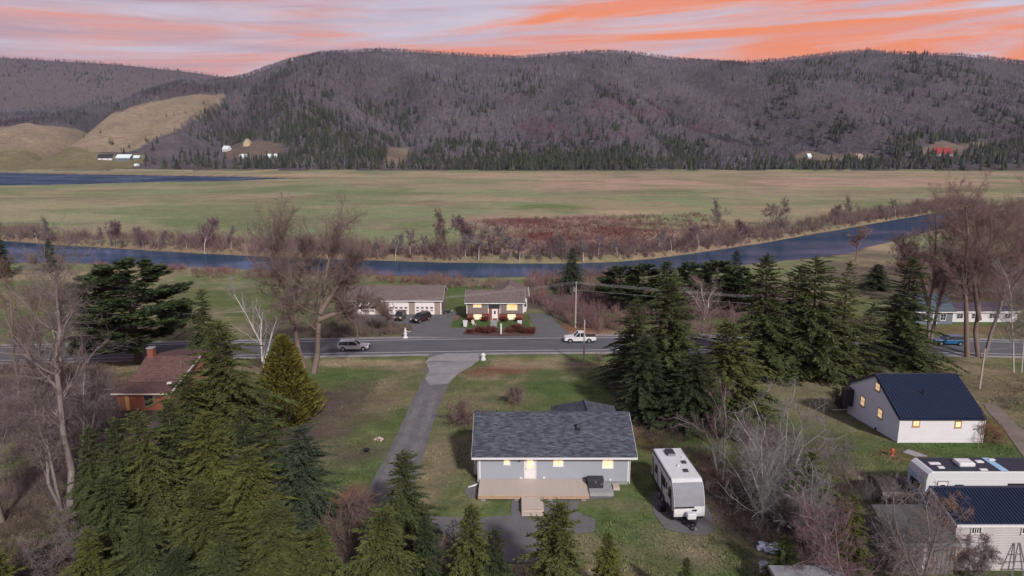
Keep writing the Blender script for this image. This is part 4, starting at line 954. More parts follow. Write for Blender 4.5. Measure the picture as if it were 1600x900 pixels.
# ------------------------------------------------------------------ poles, wires, small things
M['polewood'] = mat('grey_pole_wood', (.36,.32,.29), .9, .2, 2., stretch=(4,4,.4))
M['wire'] = mat('power_wire', (.42,.40,.42), .6, .1, 2.)
def pole(label, X_, Y_, ztop, r=.15, arm=False, trans=False, lean=(0,0), lampp=False):
    z = gz(X_, Y_); T = thing('utility_pole', label, 'pole', (X_, Y_, z), 0); h = ztop - z
    MB().tube((0,0,-.5),(lean[0],lean[1],h), r, r*.68, 10).build('shaft', M['polewood'], T)
    if arm:
        part('crossarm', M['polewood'], T, (-.06, .06, -1.1, 1.1, h-.55, h-.42))
        for y in (-1, -.35, .35, 1): MB().tube((0,y,h-.42),(0,y,h-.2),.05,.035,8).build('insulator', M['metalgrey'], T)
    if trans: MB().tube((-.38,0,h-1.9),(-.38,0,h-1.05),.22,.22,12).build('transformer', M['metalgrey'], T); MB().tube((-.38,0,h-1.05),(-.38,0,h-.95),.16,.05,8).build('bushing', M['metalgrey'], T)
    if lampp: MB().tube((lean[0],lean[1],h-.1),(lean[0]+1.2,lean[1],h+.35),.03,.03,6).build('lamp_arm', M['metalgrey'], T); part('lamp_head', M['white'], T, (lean[0]+1.0, lean[0]+1.6, lean[1]-.12, lean[1]+.12, h+.3, h+.42), bevel=.03)
    return (X_, Y_, ztop)
A = pole('tall wooden pole with transformer beside the drive of the split level house', 12.17, 128.46, zat(128.46, 440), .17, True, True)
P2 = pole('short bare pole by the roadside nearest the white pickup', 11.22, 103.54, zat(103.54, 500), .15)
P3 = pole('pale leaning pole with lamp at far left by the road', -71.3, 104.7, zat(104.7, 492), .15, lean=(-1.0, 0), lampp=True)
P4 = pole('pole standing behind the navy roofed white house', 62.96, 88.4, zat(88.4, 545), .15)
Bp = pole('wooden pole beyond the right-hand trees along the road', 106.0, 103.0, 12.2, .16, True)
def wire(label, a, b, sag, r=.016, group=None):
    a = Vector(a); b = Vector(b); m = MB(); n = 28; pts = []
    for i in range(n+1): t = i/n; p = a.lerp(b, t); p.z -= sag*4*t*(1-t); pts.append(p)
    for i in range(n): m.tube(pts[i], pts[i+1], r, r, 4, False)
    return tag(m.build('power_line', M['wire']), label, 'wire', group)
for i, dy in enumerate((-1, -.35, .35, 1)):
    nth = ('nearest', 'second nearest', 'third nearest', 'farthest')[i]
    wire(nth + ' of four thin wires running right from the transformer pole over the spruces', (A[0], A[1]+dy, A[2]-.2), (Bp[0], Bp[1]+dy, Bp[2]-.2), .9, .011, 'wires running right from the transformer pole')
    wire(nth + ' of four thin wires running left from the transformer pole over the road', (A[0], A[1]+dy, A[2]-.2), (P3[0]-1, P3[1]+dy*.4, P3[2]-.2-.12*i), 1.4, .007, 'wires running left from the transformer pole')
wire('lower wire running right from the transformer pole toward the road bend', (A[0], A[1], A[2]-1.6), (Bp[0], Bp[1], Bp[2]-1.5), .8, .014)
wire('single wire crossing the road between the tall pole and the short roadside pole', (A[0], A[1], A[2]-1.7), (P2[0], P2[1], P2[2]-.1), .4, .007)
wire('wire sloping from the far right pole to the pole behind the navy roofed house', (Bp[0], Bp[1], Bp[2]-.6), (P4[0], P4[1], P4[2]-.15), .6, .008)
wire('service wire from the pole behind the navy roofed house to its gable', (P4[0], P4[1], P4[2]-.2), (47.9, 71.5, 13.3), .2, .007)

M['stone'] = mat('field_stone', (.30,.28,.27), .9, .25, 4.)
M['statue'] = mat('white_cast_stone', (.62,.62,.64), .8, .12, 6.)
M['redplant'] = mat('red_twig_plant', (.115,.04,.035), .9, .35, 5.)
def lathe(name, mt, parent, prof, n=12, loc=(0,0,0), smooth=True):
    m = MB()
    for (r0, z0), (r1, z1) in zip(prof[:-1], prof[1:]): m.tube((loc[0],loc[1],loc[2]+z0),(loc[0],loc[1],loc[2]+z1), max(r0,.002), max(r1,.002), n, False)
    return m.build(name, mt, parent, smooth=smooth)
p = at(633, 529); T = thing('garden_statue', 'white cast garden figure on a plinth by the road', 'statue', (p[0], p[1]+.4, p[2]+.03))
lathe('plinth', M['statue'], T, [(0,0),(.5,0),(.45,.15),(.3,.25),(.3,.7),(.4,.78),(0,.8)]); lathe('figure', M['statue'], T, [(.28,.8),(.2,1.1),(.26,1.35),(.12,1.55),(.16,1.72),(.0,1.88)]); m = MB().tube((.15,0,1.3),(.75,-.1,1.1),.07,.05,6).tube((.75,-.1,1.1),(1.0,-.1,1.35),.05,.04,6); m.build('arm', M['statue'], T)
p = at(755, 563); T = thing('wellhead', 'pale grey stone lantern beside the gravel drive entrance', 'ornament', (p[0], p[1]+.2, p[2]))
lathe('base', M['statue'], T, [(0,0),(.42,0),(.42,.25),(.34,.3),(.34,.75),(.42,.8),(0,.82)]); lathe('cap', M['statue'], T, [(.36,.8),(.42,.9),(.12,1.15),(.0,1.25)])
p = at(783, 523); T = thing('sign_post', 'slim white post standing in the flower bed', 'post', (p[0], p[1]+.3, p[2]+.05)); part('shaft', M['white'], T, (-.13, .13, -.13, .13, -.2, 1.85), bevel=.02); part('cap', M['white'], T, (-.17, .17, -.17, .17, 1.85, 1.95), bevel=.02)
for px, py, lb in ((727,511,'left pale planter on the lawn before the split level house'),(812,511,'right pale planter on the lawn before the split level house')):
    p = at(px, py); T = thing('planter', lb, 'planter', (p[0], p[1]+.2, p[2]+.06)); m = MB().add([(-.3,-.25,0),(.3,-.25,0),(.3,.25,0),(-.3,.25,0),(-.42,-.35,1.05),(.42,-.35,1.05),(.42,.35,1.05),(-.42,.35,1.05)], [(0,3,2,1),(4,5,6,7),(0,1,5,4),(1,2,6,5),(2,3,7,6),(3,0,4,7)]); m.build('pot', M['statue'], T); part('rim', M['statue'], T, (-.47,.47,-.4,.4,1.052,1.14), bevel=.02)
p = at(740.5, 510); T = thing('lawn_chair', 'small tan wooden lawn chair on the front lawn', 'chair', (p[0], p[1], p[2]+.06), R(30)); part('seat', M['deck'], T, (-.3,.3,-.3,.3,.36,.42)); o = part('backrest', M['deck'], T, (-.3,.3,0,.05,0,.75)); o.location = (0,.28,.4); o.rotation_euler = (R(-20),0,0)
for sx in (-1,1):
    for sy in (-1,1): part('leg', M['deck'], T, (sx*.26-.03, sx*.26+.03, sy*.26-.03, sy*.26+.03, 0, .36))
p = at(700, 490); T = thing('wheelbarrow', 'small cart leaning by the right end of the garage', 'cart', (p[0], p[1], p[2]+.05), R(20)); m = MB().add([(-.5,-.3,.35),(.4,-.3,.35),(.4,.3,.35),(-.5,.3,.35),(-.7,-.42,.75),(.6,-.42,.75),(.6,.42,.75),(-.7,.42,.75)], [(0,3,2,1),(0,1,5,4),(1,2,6,5),(2,3,7,6),(3,0,4,7)]); m.build('tray', M['charcoal'], T); MB().tube((-.75,-.05,.22),(-.75,.05,.22),.22,.22,12).build('wheel', M['tyre'], T); m = MB().tube((-.75,.2,.22),(1.1,.3,.62),.03).tube((-.75,-.2,.22),(1.1,-.3,.62),.03); m.build('handles', M['deck'], T)
# orange marker, ladder frame, white bags, stones
p = at(1393.5, 712); T = thing('hydrant', 'small orange hydrant on the grass left of the camper', 'hydrant', (p[0], p[1], p[2])); mo = mat('orange_paint', (.42,.08,.03), .5, .1, 3.)
lathe('barrel', mo, T, [(.2,0),(.2,.06),(.13,.1),(.13,.55),(.18,.58),(.18,.63),(.1,.75),(0,.8)]); MB().tube((-.22,0,.45),(.22,0,.45),.06,.06,8).build('outlets', mo, T); part('base_block', M['foundation'], T, (-.25,.25,-.25,.25,-.1,.03))
p = at(1572, 886); T = thing('timber_trestle', 'tapering timber frame leaning against the weathered barn wall', 'frame', (p[0], 43.0, gz(p[0], 43.0)))
for a, b in (((-.55,-.35,0),(-.05,.15,2.3)),((.55,-.35,0),(.05,.15,2.3)),((.15,-.5,0),(0,.12,2.25))): MB().tube(a, b, .05, .04, 5).build('leg', M['greyshed'], T)
for z in (.5, 1.0, 1.5): k = .5*(1-z/2.4); part('rung', M['greyshed'], T, (-k, k, -.36+z*.21, -.31+z*.21, z, z+.05))
rg = np.random.RandomState(4)
def blobmesh(name, mt, parent, r, seed, sq=(1,1,.8), loc=(0,0,0), n=2, rough=.25):
    import bmesh
    bm = bmesh.new(); bmesh.ops.create_icosphere(bm, subdivisions=n, radius=1); q = random.Random(seed)
    ph = [q.uniform(0,6.28) for _ in range(6)]
    for v in bm.verts:
        c = v.co; k = 1 + rough*(math.sin(c.x*3+ph[0])*math.sin(c.y*3.3+ph[1]) + .6*math.sin(c.z*5+ph[2]+c.x*4) + q.uniform(-.3,.3))
        v.co = Vector((c.x*sq[0], c.y*sq[1], c.z*sq[2]))*k*r
    me = bpy.data.meshes.new(name); bm.to_mesh(me); bm.free(); me.materials.append(mt); o = obj(name, me, parent); o.location = loc; return o
p = at(1202, 862); T = thing('plastic_sheeting', 'crumpled white plastic sheeting among the dark brush at the bottom', 'plastic sheet', (p[0], p[1], p[2])); mw = mat('crumpled_plastic', (.62,.66,.76), .4, .25, 3.)
for i, (dx, dy, r) in enumerate(((0,0,.45),(.5,-.3,.38),(-.35,.35,.35),(.3,.5,.3),(.55,.2,.35),(-.2,.7,.25))): blobmesh('fold', mw, T, r, i, (1.2,1,.55), (dx,dy,.2), 2, .45)
p = at(1194, 894); T = thing('bucket', 'white tub next to the flat roofed shed', 'tub', (p[0], p[1], p[2])); lathe('body', M['white'], T, [(0,0),(.28,0),(.36,.6),(.39,.62),(.36,.64),(.3,.5),(0,.48)], 14)
p = at(592, 688); T = thing('stone_heap', 'small heap of pale stones on the lawn left of the driveway', 'stones', (p[0], p[1], p[2]))
for i in range(13): a = rg.uniform(0, 6.28); d = rg.uniform(0, .42); blobmesh('stone', mat('pale_stone', (.44,.35,.31), .9, .2, 4.) if i == 0 else bpy.data.materials['pale_stone'], T, rg.uniform(.1,.2), i, (1,1,.75), (d*math.cos(a), d*math.sin(a), .08 + (.45-d)*.5), 1, .2)
p = at(573, 707); T = thing('fire_pit', 'small black fire pit bowl on the grass left of the driveway', 'fire pit', (p[0], p[1], p[2])); lathe('bowl', M['black'], T, [(0,.15),(.18,.16),(.3,.32),(.33,.34),(.27,.3),(0,.2)], 12)
for i in range(3): a = i*2.1; MB().tube((.2*math.cos(a),.2*math.sin(a),0),(.15*math.cos(a),.15*math.sin(a),.22),.025,n=6).build('leg', M['black'], T)
p = at(1430, 710); s = part('paving_slab', M['concrete'], None, (-.55,.55,-.9,.9,-.1,.06)); s.location = (p[0], p[1], p[2]); s.rotation_euler = (0,0,R(35)); tag(s, 'thin grey slab lying on the grass before the white house', 'slab')
# ------------------------------------------------------------------ trees
M['needles'] = mat('spruce_needles', (1,1,1), .75, var=.38, scale=.9, objcol=True, fine=(5., .25), spec=.2)
M['bark'] = mat('spruce_bark', (.10,.085,.078), .95, .3, 3., stretch=(3,3,.6))
M['twigs'] = mat('bare_twigs', (1,1,1), .9, var=.2, scale=.6, objcol=True, spec=.1)
M['trunkbark'] = mat('grey_bark', (1,1,1), .95, var=.25, scale=2.2, objcol=True, stretch=(3,3,.5), bump=.4)
M['brush'] = mat('brush_twigs', (1,1,1), .95, var=.15, scale=.4, zone=True, spec=.05)
def unit(v): return v / np.maximum(np.linalg.norm(v, axis=-1, keepdims=True), 1e-9)
def kites(b, d, ln, w, rng, tilt=.6):
    """leaf-like faces: root b, direction d, length ln, width w"""
    up = np.zeros_like(d); up[:, 2] = 1; up = up + rng.normal(0, tilt, d.shape)
    s = unit(np.cross(d, up)); ln = ln[:, None]; w = w[:, None]
    V = np.stack([b, b + d*ln*.5 + s*w*.5, b + d*ln, b + d*ln*.5 - s*w*.5], 1)
    return V.reshape(-1, 3)
def tubes(p, q, r0, r1, n):
    p = np.asarray(p, float); q = np.asarray(q, float); r0 = np.asarray(r0, float); r1 = np.asarray(r1, float)
    d = unit(q - p); a = np.where(np.abs(d[:, 2:3]) > .9, np.array([[1., 0, 0]]), np.array([[0, 0, 1.]])); u = unit(np.cross(d, a)); v = np.cross(d, u)
    t = np.arange(n)*2*np.pi/n; cs = np.cos(t)[None, :, None]; sn = np.sin(t)[None, :, None]
    ring = u[:, None]*cs + v[:, None]*sn
    V = np.concatenate([p[:, None] + ring*r0[:, None, None], q[:, None] + ring*r1[:, None, None]], 1)
    base = (np.arange(len(p))*2*n)[:, None, None]; i = np.arange(n); j = (i+1) % n
    Fq = np.stack([i, j, j+n, i+n], -1)[None] + base
    return V.reshape(-1, 3), Fq.reshape(-1, 4)
def spruce(seed, H, Rd, lev, per, droop=.35, power=.8, spray=1.0, gap=.0, ragged=.18, low=.05):
    rng = np.random.RandomState(seed)
    zf = np.repeat(np.linspace(low, .965, lev), per) + rng.normal(0, .006, lev*per)
    az = np.tile(np.arange(per)*2*np.pi/per, lev) + np.repeat(rng.uniform(0, 6.28, lev), per) + rng.normal(0, .25, lev*per)
    lw = np.repeat(rng.uniform(1-ragged*.9, 1+ragged*.6, lev), per)
    side = 1 + ragged*np.sin(az*2 + rng.uniform(0, 6)) * .6
    L = Rd*(1 - zf)**power*(1 - .25*np.exp(-zf*16))*rng.uniform(1-ragged*1.6, 1+ragged, lev*per)*side*lw + .12
    keep = rng.rand(lev*per) > gap; zf, az, L = zf[keep], az[keep], L[keep]
    z0 = zf*H; kz = sm(.55, 1., zf); a1 = .22 + .5*kz; a2 = (droop + .25*(1-zf))*(1 - .5*kz)
    n = np.maximum((L/.075*spray).astype(int), 3); bi = np.repeat(np.arange(len(L)), n)
    first = np.repeat(np.cumsum(n) - n, n); k = np.arange(n.sum()) - first
    s = .12 + .9*(k + rng.uniform(0, 1, len(k)))/n[bi]; s = np.minimum(s, 1.0)
    out = np.stack([np.cos(az), np.sin(az), np.zeros_like(az)], 1)
    Ls = L[bi]
    pos = out[bi]*(Ls*s)[:, None]; pos[:, 2] = z0[bi] + Ls*(a1[bi]*s - a2[bi]*s*s)
    tan = out[bi].copy(); tan[:, 2] = a1[bi] - 2*a2[bi]*s; tan = unit(tan)
    sd = np.stack([-out[bi][:, 1], out[bi][:, 0], np.zeros(len(bi))], 1)
    VV = []
    for sg in (-1, 1, 0):
        if sg == 0:
            d = tan + rng.normal(0, .25, tan.shape); ln = (.22 + .20*rng.rand(len(s)))*(.7 + .02*Ls); 
        else:
            d = tan*(.55 + .4*s[:, None]) + sd*sg*(.9 - .25*s[:, None]) + rng.normal(0, .18, tan.shape); d[:, 2] += rng.uniform(-.32, .12, len(s))
            ln = (.20 + .36*Ls*(1 - .8*s)*.55)*rng.uniform(.6, 1.25, len(s))
        VV.append(kites(pos + rng.normal(0, .03, pos.shape), unit(d), ln, .045 + .15*ln, rng, .9))
    # leader
    d = rng.normal(0, .5, (26, 3)); d[:, 2] = np.abs(d[:, 2]) + .5; b = np.zeros((26, 3)); b[:, 2] = H*np.linspace(.94, 1.0, 26)
    VV.append(kites(b, unit(d), np.full(26, .32), np.full(26, .1), rng))
    V = np.concatenate(VV); Fq = np.arange(len(V)).reshape(-1, 4)
    crown = np_mesh('spruce_crown', V, Fq, M['needles'])
    # trunk and bare branch stems
    zz = np.linspace(-.4, H*.97, 9); rr = np.interp(zz, [-.4, 0, H], [H*.017, H*.013, .012])
    w = np.cumsum(rng.normal(0, .02, (9, 2)), 0); pts = np.c_[w, zz]
    Vt, Ft = tubes(pts[:-1], pts[1:], rr[:-1], rr[1:], 7)
    m_ = zf < .6
    b0 = np.c_[np.zeros((m_.sum(), 2)), z0[m_]]; b1 = out[m_]*(L[m_]*.75)[:, None]; b1[:, 2] = z0[m_] + L[m_]*(a1[m_]*.75 - a2[m_]*.56)
    Vb, Fb = tubes(b0, b1, .018 + .008*L[m_], np.full(m_.sum(), .006), 3)
    trunk = np_mesh('spruce_trunk', np.concatenate([Vt, Vb]), [Ft, Fb + len(Vt)], M['bark'])
    return dict(H=H, R=Rd, crown=crown, trunk=trunk)
def white_pine(seed, H, Rd, nb=95, lean=0.):
    """long level limbs with plates of needles"""
    rng = np.random.RandomState(seed); VV = []; P0 = []; P1 = []; R0 = []
    for i in range(nb):
        f = .14 + .84*(i/nb)**.9; az = rng.uniform(0, 6.28); prof = (1-f)**.55*1.15*np.clip((f-.1)*4, .6, 1)
        L = Rd*prof*rng.uniform(.55, 1.15) + .5; z0 = f*H
        o = np.array([math.cos(az), math.sin(az), 0.]); rise = rng.uniform(.02, .25)
        m = int(60 + 75*L); s = rng.uniform(.35, 1.03, m)**.8; wv = .42*L*(1 - np.abs(s - .75))
        lat = rng.normal(0, .42, m)*wv*.6
        sdv = np.array([-o[1], o[0], 0.])
        p = o*(L*s)[:, None] + sdv*lat[:, None]; p[:, 2] = z0 + L*rise*s + .10*L*(s**2) + rng.normal(0, .10, m) - .18*np.abs(lat)
        d = o*rng.uniform(.2, 1, m)[:, None] + sdv*(rng.normal(0, .8, m))[:, None]; d[:, 2] = rng.uniform(-.15, .55, m)
        VV.append(kites(p, unit(d), rng.uniform(.35, .75, m), rng.uniform(.12, .24, m), rng, .7))
        e = o*L*.95; e[2] = z0 + L*(rise + .08)*.95; P0.append([0, 0, z0]); P1.append(e); R0.append(.03 + .014*L)
    V = np.concatenate(VV); crown = np_mesh('pine_crown', V, np.arange(len(V)).reshape(-1, 4), M['needles'])
    zz = np.linspace(-.4, H*.97, 9); rr = np.interp(zz, [-.4, 0, H], [H*.026, H*.021, .03]); w = np.cumsum(rng.normal(0, .07, (9, 2)), 0); pts = np.c_[w, zz]; 
    Vt, Ft = tubes(pts[:-1], pts[1:], rr[:-1], rr[1:], 8); Vb, Fb = tubes(P0, P1, R0, np.array(R0)*.3, 5)
    return dict(H=H, R=Rd, crown=crown, trunk=np_mesh('pine_trunk', np.concatenate([Vt, Vb]), [Ft, Fb + len(Vt)], M['bark']))
def cedar(seed, H, Rd):
    rng = np.random.RandomState(seed); n = 9500
    f = rng.rand(n)**1.25; a = rng.uniform(0, 6.28, n); pr = np.minimum(1, (1-f)**.75*1.05)*np.clip(.72 + f*2.2, 0, 1)
    lump = 1 + .16*np.sin(a*3 + f*9) + .12*np.sin(a*7 - f*21); r = Rd*pr*lump*rng.uniform(.55, 1.02, n)
    p = np.c_[r*np.cos(a), r*np.sin(a), f*H]; d = np.c_[np.cos(a)*.45, np.sin(a)*.45, np.ones(n)*.9] + rng.normal(0, .25, (n, 3))
    V = kites(p, unit(d), rng.uniform(.3, .65, n), rng.uniform(.08, .17, n), rng, .8); zz = np.array([-.4, H*.4, H*.9])
    Vt, Ft = tubes(np.c_[np.zeros((2, 2)), zz[:-1]], np.c_[np.zeros((2, 2)), zz[1:]], [.22, .15], [.15, .03], 7)
    return dict(H=H, R=Rd, crown=np_mesh('cedar_crown', V, np.arange(len(V)).reshape(-1, 4), M['needles']), trunk=np_mesh('cedar_trunk', Vt, Ft, M['bark']))

def bare(seed, H, trunk_pts=None, r0=.25, nl=(9, 7, 6, 4), ang=(45, 42, 45, 50), ratio=(.50, .55, .55, .55), start=.35, trop=(.05, .10, .06, .03), wob=.13, twig=.016, spread=1., split=None):
    """leafless tree: trunk with limbs (one mesh) and the fine twigs (another)"""
    rng = random.Random(seed); S = []
    maxl = len(nl)
    def nrm(v): l = math.sqrt(v[0]**2+v[1]**2+v[2]**2) or 1; return (v[0]/l, v[1]/l, v[2]/l)
    def grow(p, d, L, r, lv, pts=None):
        n = (9, 6, 4, 3, 2)[lv] if pts is None else len(pts) - 1
        step = L/n; kids = nl[lv] if lv < maxl else 0
        for i in range(n):
            if pts is None:
                k = trop[min(lv, len(trop)-1)]; w_ = wob*(1 + .4*lv)
                d = nrm((d[0] + rng.gauss(0, w_), d[1] + rng.gauss(0, w_), d[2] + rng.gauss(0, w_) + k)); q = (p[0]+d[0]*step, p[1]+d[1]*step, p[2]+d[2]*step)
            else:
                q = pts[i+1]; d = nrm((q[0]-p[0], q[1]-p[1], q[2]-p[2]))
            ra = r*(1 - .72*i/n); rb = r*(1 - .72*(i+1)/n)
            S.append((*p, *q, ra, rb, lv))
            st = start if lv == 0 else .15
            if kids and (i+1)/n > st:
                cn = kids/(n*(1-st)); c = int(cn) + (1 if rng.random() < cn - int(cn) else 0)
                for _ in range(c):
                    t = rng.random(); b = (p[0]+(q[0]-p[0])*t, p[1]+(q[1]-p[1])*t, p[2]+(q[2]-p[2])*t)
                    th = math.radians(ang[lv]*rng.uniform(.6, 1.3)*spread); ph = rng.uniform(0, 6.283)
                    a = nrm((d[1], -d[0], .001)) if abs(d[2]) < .95 else (1., 0., 0.)
                    e = (d[1]*a[2]-d[2]*a[1], d[2]*a[0]-d[0]*a[2], d[0]*a[1]-d[1]*a[0]); c1, s1 = math.cos(th), math.sin(th); c2, s2 = math.cos(ph), math.sin(ph)
                    nd = tuple(d[j]*c1 + (a[j]*c2 + e[j]*s2)*s1 for j in range(3))
                    f = (i+t)/n; LL = L*ratio[lv]*rng.uniform(.65, 1.2)*(1.15 - .55*f)
                    grow(b, nd, LL, max(rb*(.40 if lv == 0 else .6), .006), lv+1)
            p = q
    if trunk_pts is None: grow((0, 0, -.3), (rng.gauss(0, .06), rng.gauss(0, .06), 1), H*.80, r0, 0)
    else:
        for tp in trunk_pts:
            ln = sum(math.dist(a, b) for a, b in zip(tp[:-1], tp[1:])); grow(tp[0], None, ln, r0, 0, tp)
    A_ = np.array(S); top = A_[:, 5].max(); lv = A_[:, 8]
    big = lv <= 1; sm_ = lv >= 2
    V1, F1 = tubes(A_[big, :3], A_[big, 3:6], np.maximum(A_[big, 6], .02), np.maximum(A_[big, 7], .014), 6)
    V2, F2 = tubes(A_[sm_, :3], A_[sm_, 3:6], np.maximum(A_[sm_, 6], twig), np.maximum(A_[sm_, 7], twig*.6), 3)
    return dict(H=top, R=np.percentile(np.hypot(A_[:, 3], A_[:, 4]), 96), trunk=np_mesh('bare_trunk', V1, F1, M['trunkbark']), crown=np_mesh('bare_crown', V2, F2, M['twigs']))

def plant(proto, name, label, cat, loc, h, w=None, crown=(.05,.06,.02), trunk=None, rz=0., group=None, names=('trunk', 'crown')):
    T = thing(name, label, cat, loc, rz, group); s = h/proto['H']; sx = s if w is None else w/(2*proto['R'])
    T.scale = (sx, sx, s)
    a = obj(names[0], proto['trunk'], T); b = obj(names[1], proto['crown'], T); b.color = (*crown, 1)
    if trunk: a.color = (*trunk, 1)
    return T
TINT = dict(dk=(.038,.051,.024), mid=(.058,.075,.028), ol=(.074,.088,.028), yl=(.092,.100,.028), bl=(.046,.063,.038), pine=(.046,.068,.027))
SP = [spruce(11, 14, 3.0, 36, 8, .28, .72, ragged=.26), spruce(12, 14, 3.1, 34, 8, .36, .66, ragged=.32), spruce(13, 14, 2.9, 35, 8, .24, .78, ragged=.38), spruce(14, 14, 3.2, 30, 9, .36, .62, gap=.12, ragged=.42, low=.10)]
SP += [spruce(15, 14, 2.8, 31, 7, .2, .92, ragged=.5, gap=.2), spruce(16, 14, 3.3, 33, 8, .46, .56, ragged=.46)]
YS = [spruce(21, 8, 2.1, 25, 8, .24, .72, 1.1, ragged=.3), spruce(22, 8, 2.3, 23, 9, .34, .60, 1.1, ragged=.35), spruce(23, 8, 1.7, 26, 8, .28, .80, 1.1, ragged=.25)]
PN = [white_pine(31, 16, 5.4), white_pine(32, 11, 4.0, 80)]
CD = cedar(41, 9, 2.2)
def conifer_at(pr, bx, by, ty, wpx, tint, label, name='spruce_tree', rz=None):
    p = at(bx, by); zt = zat(p[1], ty); z = p[2]; k = depth((p[0], p[1], (z+zt)/2))/F
    return plant(pr, name, label, 'tree', (p[0], p[1], z), (zt - z)*.965, wpx*k*(1.36 if by < 700 and bx > 960 else 1.24 if by < 760 else 1.12), tuple(TINT[tint]) if isinstance(tint, str) else tint, rz=random.Random(bx*7+by).uniform(0, 6.28) if rz is None else rz)
CON = [
 # the row right of the bungalow, up to the road
 (SP[0],985,602,462,72,'mid','slim spruce at the roadside, left end of the right-hand spruce row'),
 (SP[1],1043,640,424,124,'mid','very tall broad spruce second from left in the right-hand row'),
 (SP[2],1008,655,520,90,'dk','dark spruce in front of the slim roadside spruce, shading the brush'),
 (SP[3],1080,672,545,96,'dk','dark bushy spruce between the tall broad spruce and the yellowish one'),
 (YS[1],1132,655,502,104,'ol','yellowish green bushy spruce in front of the tall right-hand row'),
 (YS[0],1160,640,560,60,'mid','low spruce at the right foot of the yellowish bushy spruce'),
 (SP[0],1190,588,391,104,'mid','tall spruce with broad skirt right of the purple bare tree'),
 (SP[2],1229,580,409,70,'dk','dark spruce with low top behind the tall right-hand row'),
 (SP[3],1266,590,394,108,'mid','tall dark spruce with visible trunk on the lawn, centre of the right row'),
 (SP[1],1310,588,402,96,'ol','tall lighter spruce left of the dirt lane to the navy roofed house'),
 (SP[2],1352,582,470,70,'dk','short dark spruce between the two tallest spruces of the right row'),
 (SP[1],1405,570,396,96,'mid','solitary tall spruce right of the row, before the blue car'),
 # pines and spruces by the river
 (SP[0],893,458,384,42,'bl','single dark spruce behind the transformer pole at the river'),
 (PN[1],968,482,414,56,'pine','leftmost bushy pine of the riverside group'),(PN[1],1003,484,410,50,'pine','second bushy pine of the riverside group from the left'),
 (YS[0],1040,492,406,60,'mid','pale topped conifer in the middle of the riverside pine group'),(PN[1],1078,475,408,40,'pine','small round pine left of the bare lilac tree by the river'),
 (PN[1],1118,482,404,60,'pine','bushy riverside pine above the bare lilac tree'),(SP[0],1143,478,388,34,'dk','narrow spire of spruce among the riverside pines'),
 (PN[1],1150,486,416,52,'pine','broad pine just left of the tall skirted spruce'),
 (YS[0],1368,452,412,46,'dk','low tangled dark conifer by the sandy spit'),
 # left: above the road and around the brown house
 (SP[0],324,562,448,46,'mid','small slender spruce behind the yellow green bushy spruce, left of the birch'),
 (SP[1],350,690,498,135,'ol','big ragged yellow green spruce left of the white birch'),
 (SP[1],8,432,352,30,'dk','dark spruce at the left frame edge by the river'),(YS[0],82,424,372,24,'dk','tiny dark conifer on the near river bank at left'),
 # the big foreground clump at left
 (SP[2],300,712,582,92,'ol','ragged yellow green spruce hiding the right end of the red house'),
 (SP[0],425,745,610,80,'mid','dark green spruce just below the golden cedar'),
 (SP[0],152,818,660,82,'mid','narrow green spruce at the left rim of the foreground clump'),
 (SP[1],203,822,646,100,'mid','pointed green spruce second from left in the foreground clump'),
 (SP[2],247,836,634,104,'ol','olive spruce with pale stem showing in the foreground clump'),
 (SP[3],287,800,615,110,'mid','bushy spruce just below the red house in the clump'),
 (SP[1],332,815,638,112,'yl','yellowish spruce at the top centre of the foreground clump'),
 (SP[0],392,770,632,84,'dk','dark spruce below the cedar on the clump back edge'),
 (SP[2],398,858,694,110,'yl','golden tipped spruce right of centre in the foreground clump'),
 (SP[3],474,818,662,112,'bl','dark blue green spruce at the clump right edge beside the red soil'),
 (SP[1],322,905,748,122,'ol','olive brown spruce low in the middle of the foreground clump'),
 (SP[3],432,905,778,128,'ol','wide low spruce at the right foot of the foreground clump'),
 (SP[0],232,935,806,84,'mid','brownish thin spruce in front of the bare white stem'),
 (SP[2],180,880,735,100,'mid','shaded green spruce in the left middle of the clump'),
 (SP[1],146,945,826,110,'yl','yellow green spruce at the bottom left of the clump'),
 (SP[2],358,960,822,110,'mid','green spruce at the bottom centre of the clump'),
 (SP[0],285,960,852,90,'dk','dark spruce at the bottom edge left of centre of the clump'),
 (YS[0],10,960,840,70,'yl','small yellow green spruce in the bottom left corner'),
 (YS[2],505,935,818,84,'ol','pale thin spruce by the brush at the bottom, right of the clump'),
 # in front of the bungalow
 (SP[3],634,862,702,104,'mid','tall open spruce beside the driveway in front of the bungalow'),
 (YS[1],600,955,792,128,'ol','broad yellow green spruce at the bottom left of the driveway end'),
 (YS[0],668,930,800,70,'dk','dark low spruce beside the tall open driveway spruce'),
 (YS[0],738,935,784,96,'ol','feathery spruce in front of the left end of the deck'),
 (YS[2],772,935,824,66,'dk','small dark spruce right of the feathery deck spruce'),
 (YS[1],868,950,783,124,'ol','large spruce in front of the deck landing'),
 (YS[2],948,955,832,74,'yl','yellowish small spruce right of the large landing spruce'),
 (YS[2],1068,955,868,46,'mid','tiny spruce tip at the bottom edge below the trailer'),
 # right foreground thicket
 (YS[2],1326,905,775,66,'yl','single bright green young spruce in the right foreground brush'),
 (YS[1],1262,790,704,72,'ol','olive conifer tangled in the grey lichen branches'),
 (YS[1],1225,905,838,60,'mid','low green juniper above the flat roofed shed'),
]
SPI = [id(s_) for s_ in SP]
for i, c in enumerate(CON):
    pr = c[0] if id(c[0]) not in SPI else SP[(SPI.index(id(c[0])) + i*5) % 6]
    T = conifer_at(pr, *c[1:]); q = random.Random(i+900); T.rotation_euler = (R(q.uniform(-2.5, 2.5)), R(q.uniform(-2.5, 2.5)), T.rotation_euler[2])
conifer_at(PN[0],215,566,400,172,'pine','large spreading white pine beside the road, left of the red house','white_pine', rz=2.1)
